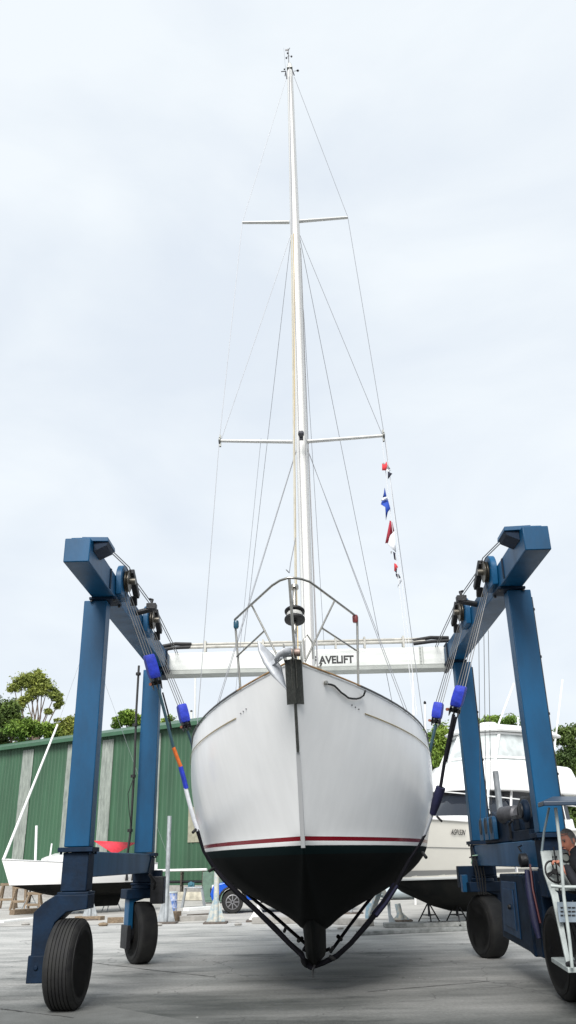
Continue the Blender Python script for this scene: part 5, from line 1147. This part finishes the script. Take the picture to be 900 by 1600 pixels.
rubble('small lump of concrete just behind the keel to its right', 532, 1452, .07, CONC)
sleeper('steel_pipe', 'thin rusty pipe lying on the ground between the drum and the pickup wheel', 292, 1432, 326, 1430, .06, .06, mat('rusty_frame', (.10,.085,.07), .8, .3, var=.5, scale=6), 'pipe')
sleeper('concrete_sleeper', 'pale concrete strip lying in front of the tripod under the small sailboat', 60, 1447, 132, 1450, .06, .25, CONC, 'sleeper')
sleeper('steel_pipe', 'long thin grey pipe lying on the ground under the small sailboat bow', 66, 1432, 128, 1427, .07, .07, GALV, 'pipe')
# wooden trestles at far left
def aframe(label, x, yb, h, w):
    b = gnd(x, yb); t = thing('wooden_trestle', label, 'trestle', tuple(b), 'timber trestles at the far left'); g = MB()
    for s_ in (-1,1):
        for q in (-.25,.25): g.bar(b+V((s_*w*.5,q,0)), b+V((s_*w*.32,q*.3,h)), .07, .07)
    g.build('leg', WOOD, t); g = MB(); g.bar(b+V((-w*.5,0,h+.04)), b+V((w*.5,0,h+.04)), .12, .1); g.build('top_bar', WOOD, t, bevel=.008); g = MB(); g.bar(b+V((-w*.42,-.2,h*.4)), b+V((w*.42,-.2,h*.4)), .03, .09); g.build('crossbar', WOOD, t, bevel=.008); return t
aframe('timber trestle at the far left edge beside the shed', 10, 1420, .9, .7); aframe('timber trestle just under the black sailboat bottom at left', 30, 1422, .8, .6); aframe('low timber trestle right of the other two at left', 52, 1424, .6, .6)
# blue drum
b = gnd(266, 1431); t = thing('oil_drum', 'blue drum with white flaking patches beside the tall galvanised pole', 'drum', tuple(b))
g = MB(); pr_ = [(.27,0),(.285,.01),(.285,.28),(.297,.30),(.285,.32),(.285,.56),(.297,.58),(.285,.60),(.285,.86),(.29,.88),(.26,.88),(.26,.86)]; g.lathe([(a*.78, c*.8) for a, c in pr_], b, (0,0,1), 28); g.build('body', DRUMB, t, smooth=40)
g = MB(); g.lathe([(.235,.70),(.24,.73),(.2,.735)], b, (0,0,1), 28); g.build('lid', mat('pale_lid', (.45,.50,.5), .5), t)
# pipe rack with white tubes along the shed
b = gnd(282, 1408); t = thing('pipe_rack', 'low steel rack holding long white tubes in front of the green shed wall', 'rack', tuple(b)); g = MB()
for xx in (244, 282, 316): q = gnd(xx, 1407); g.bar(q, q+V((0,0,1.25)), .07, .07); g.bar(q+V((0,.6,0)), q+V((0,.6,1.25)), .07, .07); g.bar(q+V((0,-.1,.7)), q+V((0,.7,.7)), .06, .06); g.bar(q+V((0,-.1,1.2)), q+V((0,.7,1.2)), .06, .06)
g.build('upright', mat('rusty_frame', (.10,.085,.07), .8, .3, var=.5, scale=6), t)
q0, q1 = gnd(240,1407), gnd(322,1407); g = MB()
for k in range(3): g.tube([q0+V((-.2,.1+k*.2,1.32)), q1+V((-.3*k,.1+k*.2,1.32))], .06, 10)
g.build('white_tube', WHITEP, t, smooth=60); g = MB()
for k in range(3): g.tube([q0+V((-.2,.1+k*.2,.80)), q1+V((.2,.1+k*.2,.80))], .06, 8)
g.build('dark_tube', GREASE, t, smooth=60); g = MB(); g.bar(q0+V((0,-.2,.2)), q1+V((0,-.2,.2)), .3, .35); g.build('lower_plank', mat('cream_plank', (.50,.47,.38), .7, var=.4, scale=4), t)
# sawhorse / blue grinder stand near rack
b = gnd(302, 1418); t = thing('saw_bench', 'small pale saw bench with a blue machine in front of the rack', 'bench', tuple(b)); g = MB()
for sx in (-.45,.45):
    for sy in (-.2,.2): g.bar(b+V((sx,sy,0)), b+V((sx*.7,sy*.6,.72)), .05, .05)
g.build('leg', GALV, t); g = MB(); g.box(b+V((0,0,.72)), (.7,.4,.05)); g.build('top', GALV, t, bevel=.01); g = MB(); g.box(b+V((-.1,0,.82)), (.25,.2,.16)); g.lathe([(.08,0),(.08,.08)], b+V((-.1,-.14,.86)), (0,1,0), 14); g.build('machine', mat('teal_machine', (.03,.12,.16), .5), t, bevel=.02)
# grey steel cabinet by pickup bonnet
b = gnd(332, 1412); t = thing('steel_cabinet', 'green-grey steel cabinet between the pipe rack and the pickup', 'cabinet', tuple(b)); g = MB(); g.bb((b.x-.45,b.y,.06),(b.x+.45,b.y+.6,1.25)); bd_ = g.build('carcass', mat('grey_green_paint', (.10,.17,.13), .5, var=.3, scale=4), t, bevel=.01)
for s_ in (-1,1): g = MB(); g.bb((b.x+s_*.22-.20,b.y-.02,.12),(b.x+s_*.22+.20,b.y-.002,1.18)); g.build('door', mat('grey_green_paint', (.10,.17,.13), .5), t, bevel=.006)
# distant boats, vehicles and masts beyond (right of keel)
def mastpole(label, x, yt, Y, r=.06, name='boat_mast'):
    p = at(x, yt, Y); b = V((at(x-1, 1340, Y).x, Y, 0)); t = thing(name, label, 'mast', tuple(b), 'bare masts standing beyond the yacht'); g = MB(); g.tube([b, V((p.x, p.y, p.z))], [r, r*.8], 8); g.build('pole', MASTM, t, smooth=60)
    g = MB(); c = b.lerp(p, .8); g.bar(c+V((-.5,0,0)), c+V((.5,0,0)), .05, .04) if name != 'boat_mast' else g.lathe([(r*1.1,0),(r*1.1,.08),(.02,.12)], p, (0,0,1), 8); g.build('mast_cap', GREASE, t); return t
mastpole('thin white mast just left of the yacht rail beyond the cross beam', 305, 1058, 64, .09)
mastpole('shorter white post left of the thin mast at the yacht rail', 299, 1112, 64, .09)
mastpole('tall thin mast right of the yacht just under the cross beam', 645, 1050, 34, .05)
mastpole('shorter pale mast beside the right side of the yacht rail', 664, 1100, 34, .05)
far = gnd(630, 1415)
b = gnd(648, 1405); t = thing('upturned_dinghy', 'pale small boats lying far away beneath the cruiser bottom', 'dinghy', (b.x,b.y,0), rot=(0,0,.2), local=True)
T2, B2 = hullloft(3.0, 1.3, .1, .2, .5, .2, .8, dead=.15); g = MB()
for s_ in (1,-1): g.grid(T2[s_]); g.grid(B2[s_])
g.grid([T2[1][-1], T2[-1][-1]]); g.build('hull', mat('pale_blue_gelcoat', (.45,.52,.55), .4), t, smooth=60); g = MB(); g.grid([[a[0], (a[0]+c[0])/2+V((0,0,.1)), c[0]] for a, c in zip(T2[1], T2[-1])]); g.build('cover', mat('green_canvas', (.10,.20,.17), .8), t, smooth=60)
# low far fence closing the yard
g = MB(); FX = mat('far_fence_paint', (.30,.30,.28), .7, var=.3, scale=3); f0 = V((2,92,0)); t = thing('boundary_fence', 'low pale fence far behind along the end of the yard', 'fence', tuple(f0))
g.bb((-4,92,.2),(60,92.08,1.7)); g.build('panel', FX, t); g = MB()
for k in range(22): g.bb((-4+k*3-.06,91.9,0),(-4+k*3+.06,91.99,1.85))
g.build('post', FX, t)
for i, (x, yt, rp, lab) in enumerate(((560,1330,26,'far green tree hidden low behind the yacht keel'),(640,1320,30,'far dark tree beneath the level of the cruiser foredeck'),(720,1310,30,'far tree behind the cruiser hull'))):
    tree('far_tree', lab, pbase(x, 96), [blob(x-20,yt+5,96,rp*.7), blob(x+15,yt,96,rp*.8), blob(x,yt+14,96,rp*.8)], LM[2], .4, .9, .3, seed=20+i, group='trees behind the yard')

# ================================================================== WORLD, SUN, CAMERA
SUN_EL, SUN_AZ = R(42), R(190)     # azimuth measured clockwise from +Y
w = bpy.data.worlds.new('World'); bpy.context.scene.world = w; w.use_nodes = True; nt = w.node_tree; L = nt.links
bg = nt.nodes['Background']; sky = nt.nodes.new('ShaderNodeTexSky'); sky.sky_type = 'NISHITA'; sky.sun_disc = False; sky.sun_elevation = SUN_EL; sky.sun_rotation = SUN_AZ; sky.air_density = 1.0; sky.dust_density = 3.0
tc = nt.nodes.new('ShaderNodeTexCoord'); mp = nt.nodes.new('ShaderNodeMapping'); mp.inputs['Scale'].default_value = (1,1,2.4); L.new(tc.outputs['Generated'], mp.inputs[0])
n1 = nt.nodes.new('ShaderNodeTexNoise'); n1.inputs['Scale'].default_value = 2.6; n1.inputs['Detail'].default_value = 7; n1.inputs['Roughness'].default_value = .5; n1.inputs['Distortion'].default_value = .4; L.new(mp.outputs[0], n1.inputs[0])
cr = nt.nodes.new('ShaderNodeValToRGB'); e = cr.color_ramp.elements; e[0].position = .36; e[0].color = (6.3,6.85,7.5,1); e[1].position = .66; e[1].color = (7.35,7.8,8.15,1); L.new(n1.outputs['Fac'], cr.inputs[0])
mx = nt.nodes.new('ShaderNodeMix'); mx.data_type = 'RGBA'; mx.inputs[0].default_value = .93; L.new(sky.outputs[0], mx.inputs[6]); L.new(cr.outputs[0], mx.inputs[7]); L.new(mx.outputs[2], bg.inputs[0]); bg.inputs[1].default_value = .1
sl = bpy.data.lights.new('sun', 'SUN'); sl.energy = 4.2; sl.angle = R(30); sl.color = (1,.97,.93); so = bpy.data.objects.new('sun', sl); C.objects.link(so)
sdir = V((math.sin(SUN_AZ)*math.cos(SUN_EL), math.cos(SUN_AZ)*math.cos(SUN_EL), math.sin(SUN_EL))); so.rotation_euler = sdir.to_track_quat('Z', 'Y').to_euler(); so.location = (0,0,40)
cd = bpy.data.cameras.new('camera'); cam = bpy.data.objects.new('camera', cd); C.objects.link(cam)
cam.matrix_world = Matrix((RGT, UPV, -FWD)).transposed().to_4x4(); cam.location = CAM
cd.sensor_fit = 'VERTICAL'; cd.sensor_height = 36; cd.lens = 36*FPX/1600; cd.clip_end = 3000; cd.clip_start = .05
sc0 = bpy.context.scene; sc0.camera = cam
vs_ = sc0.view_settings; vs_.view_transform = 'Standard'; vs_.look = 'None'; vs_.exposure = .38; vs_.gamma = 1
for o in C.objects:
    if '_o' in o: del o['_o']
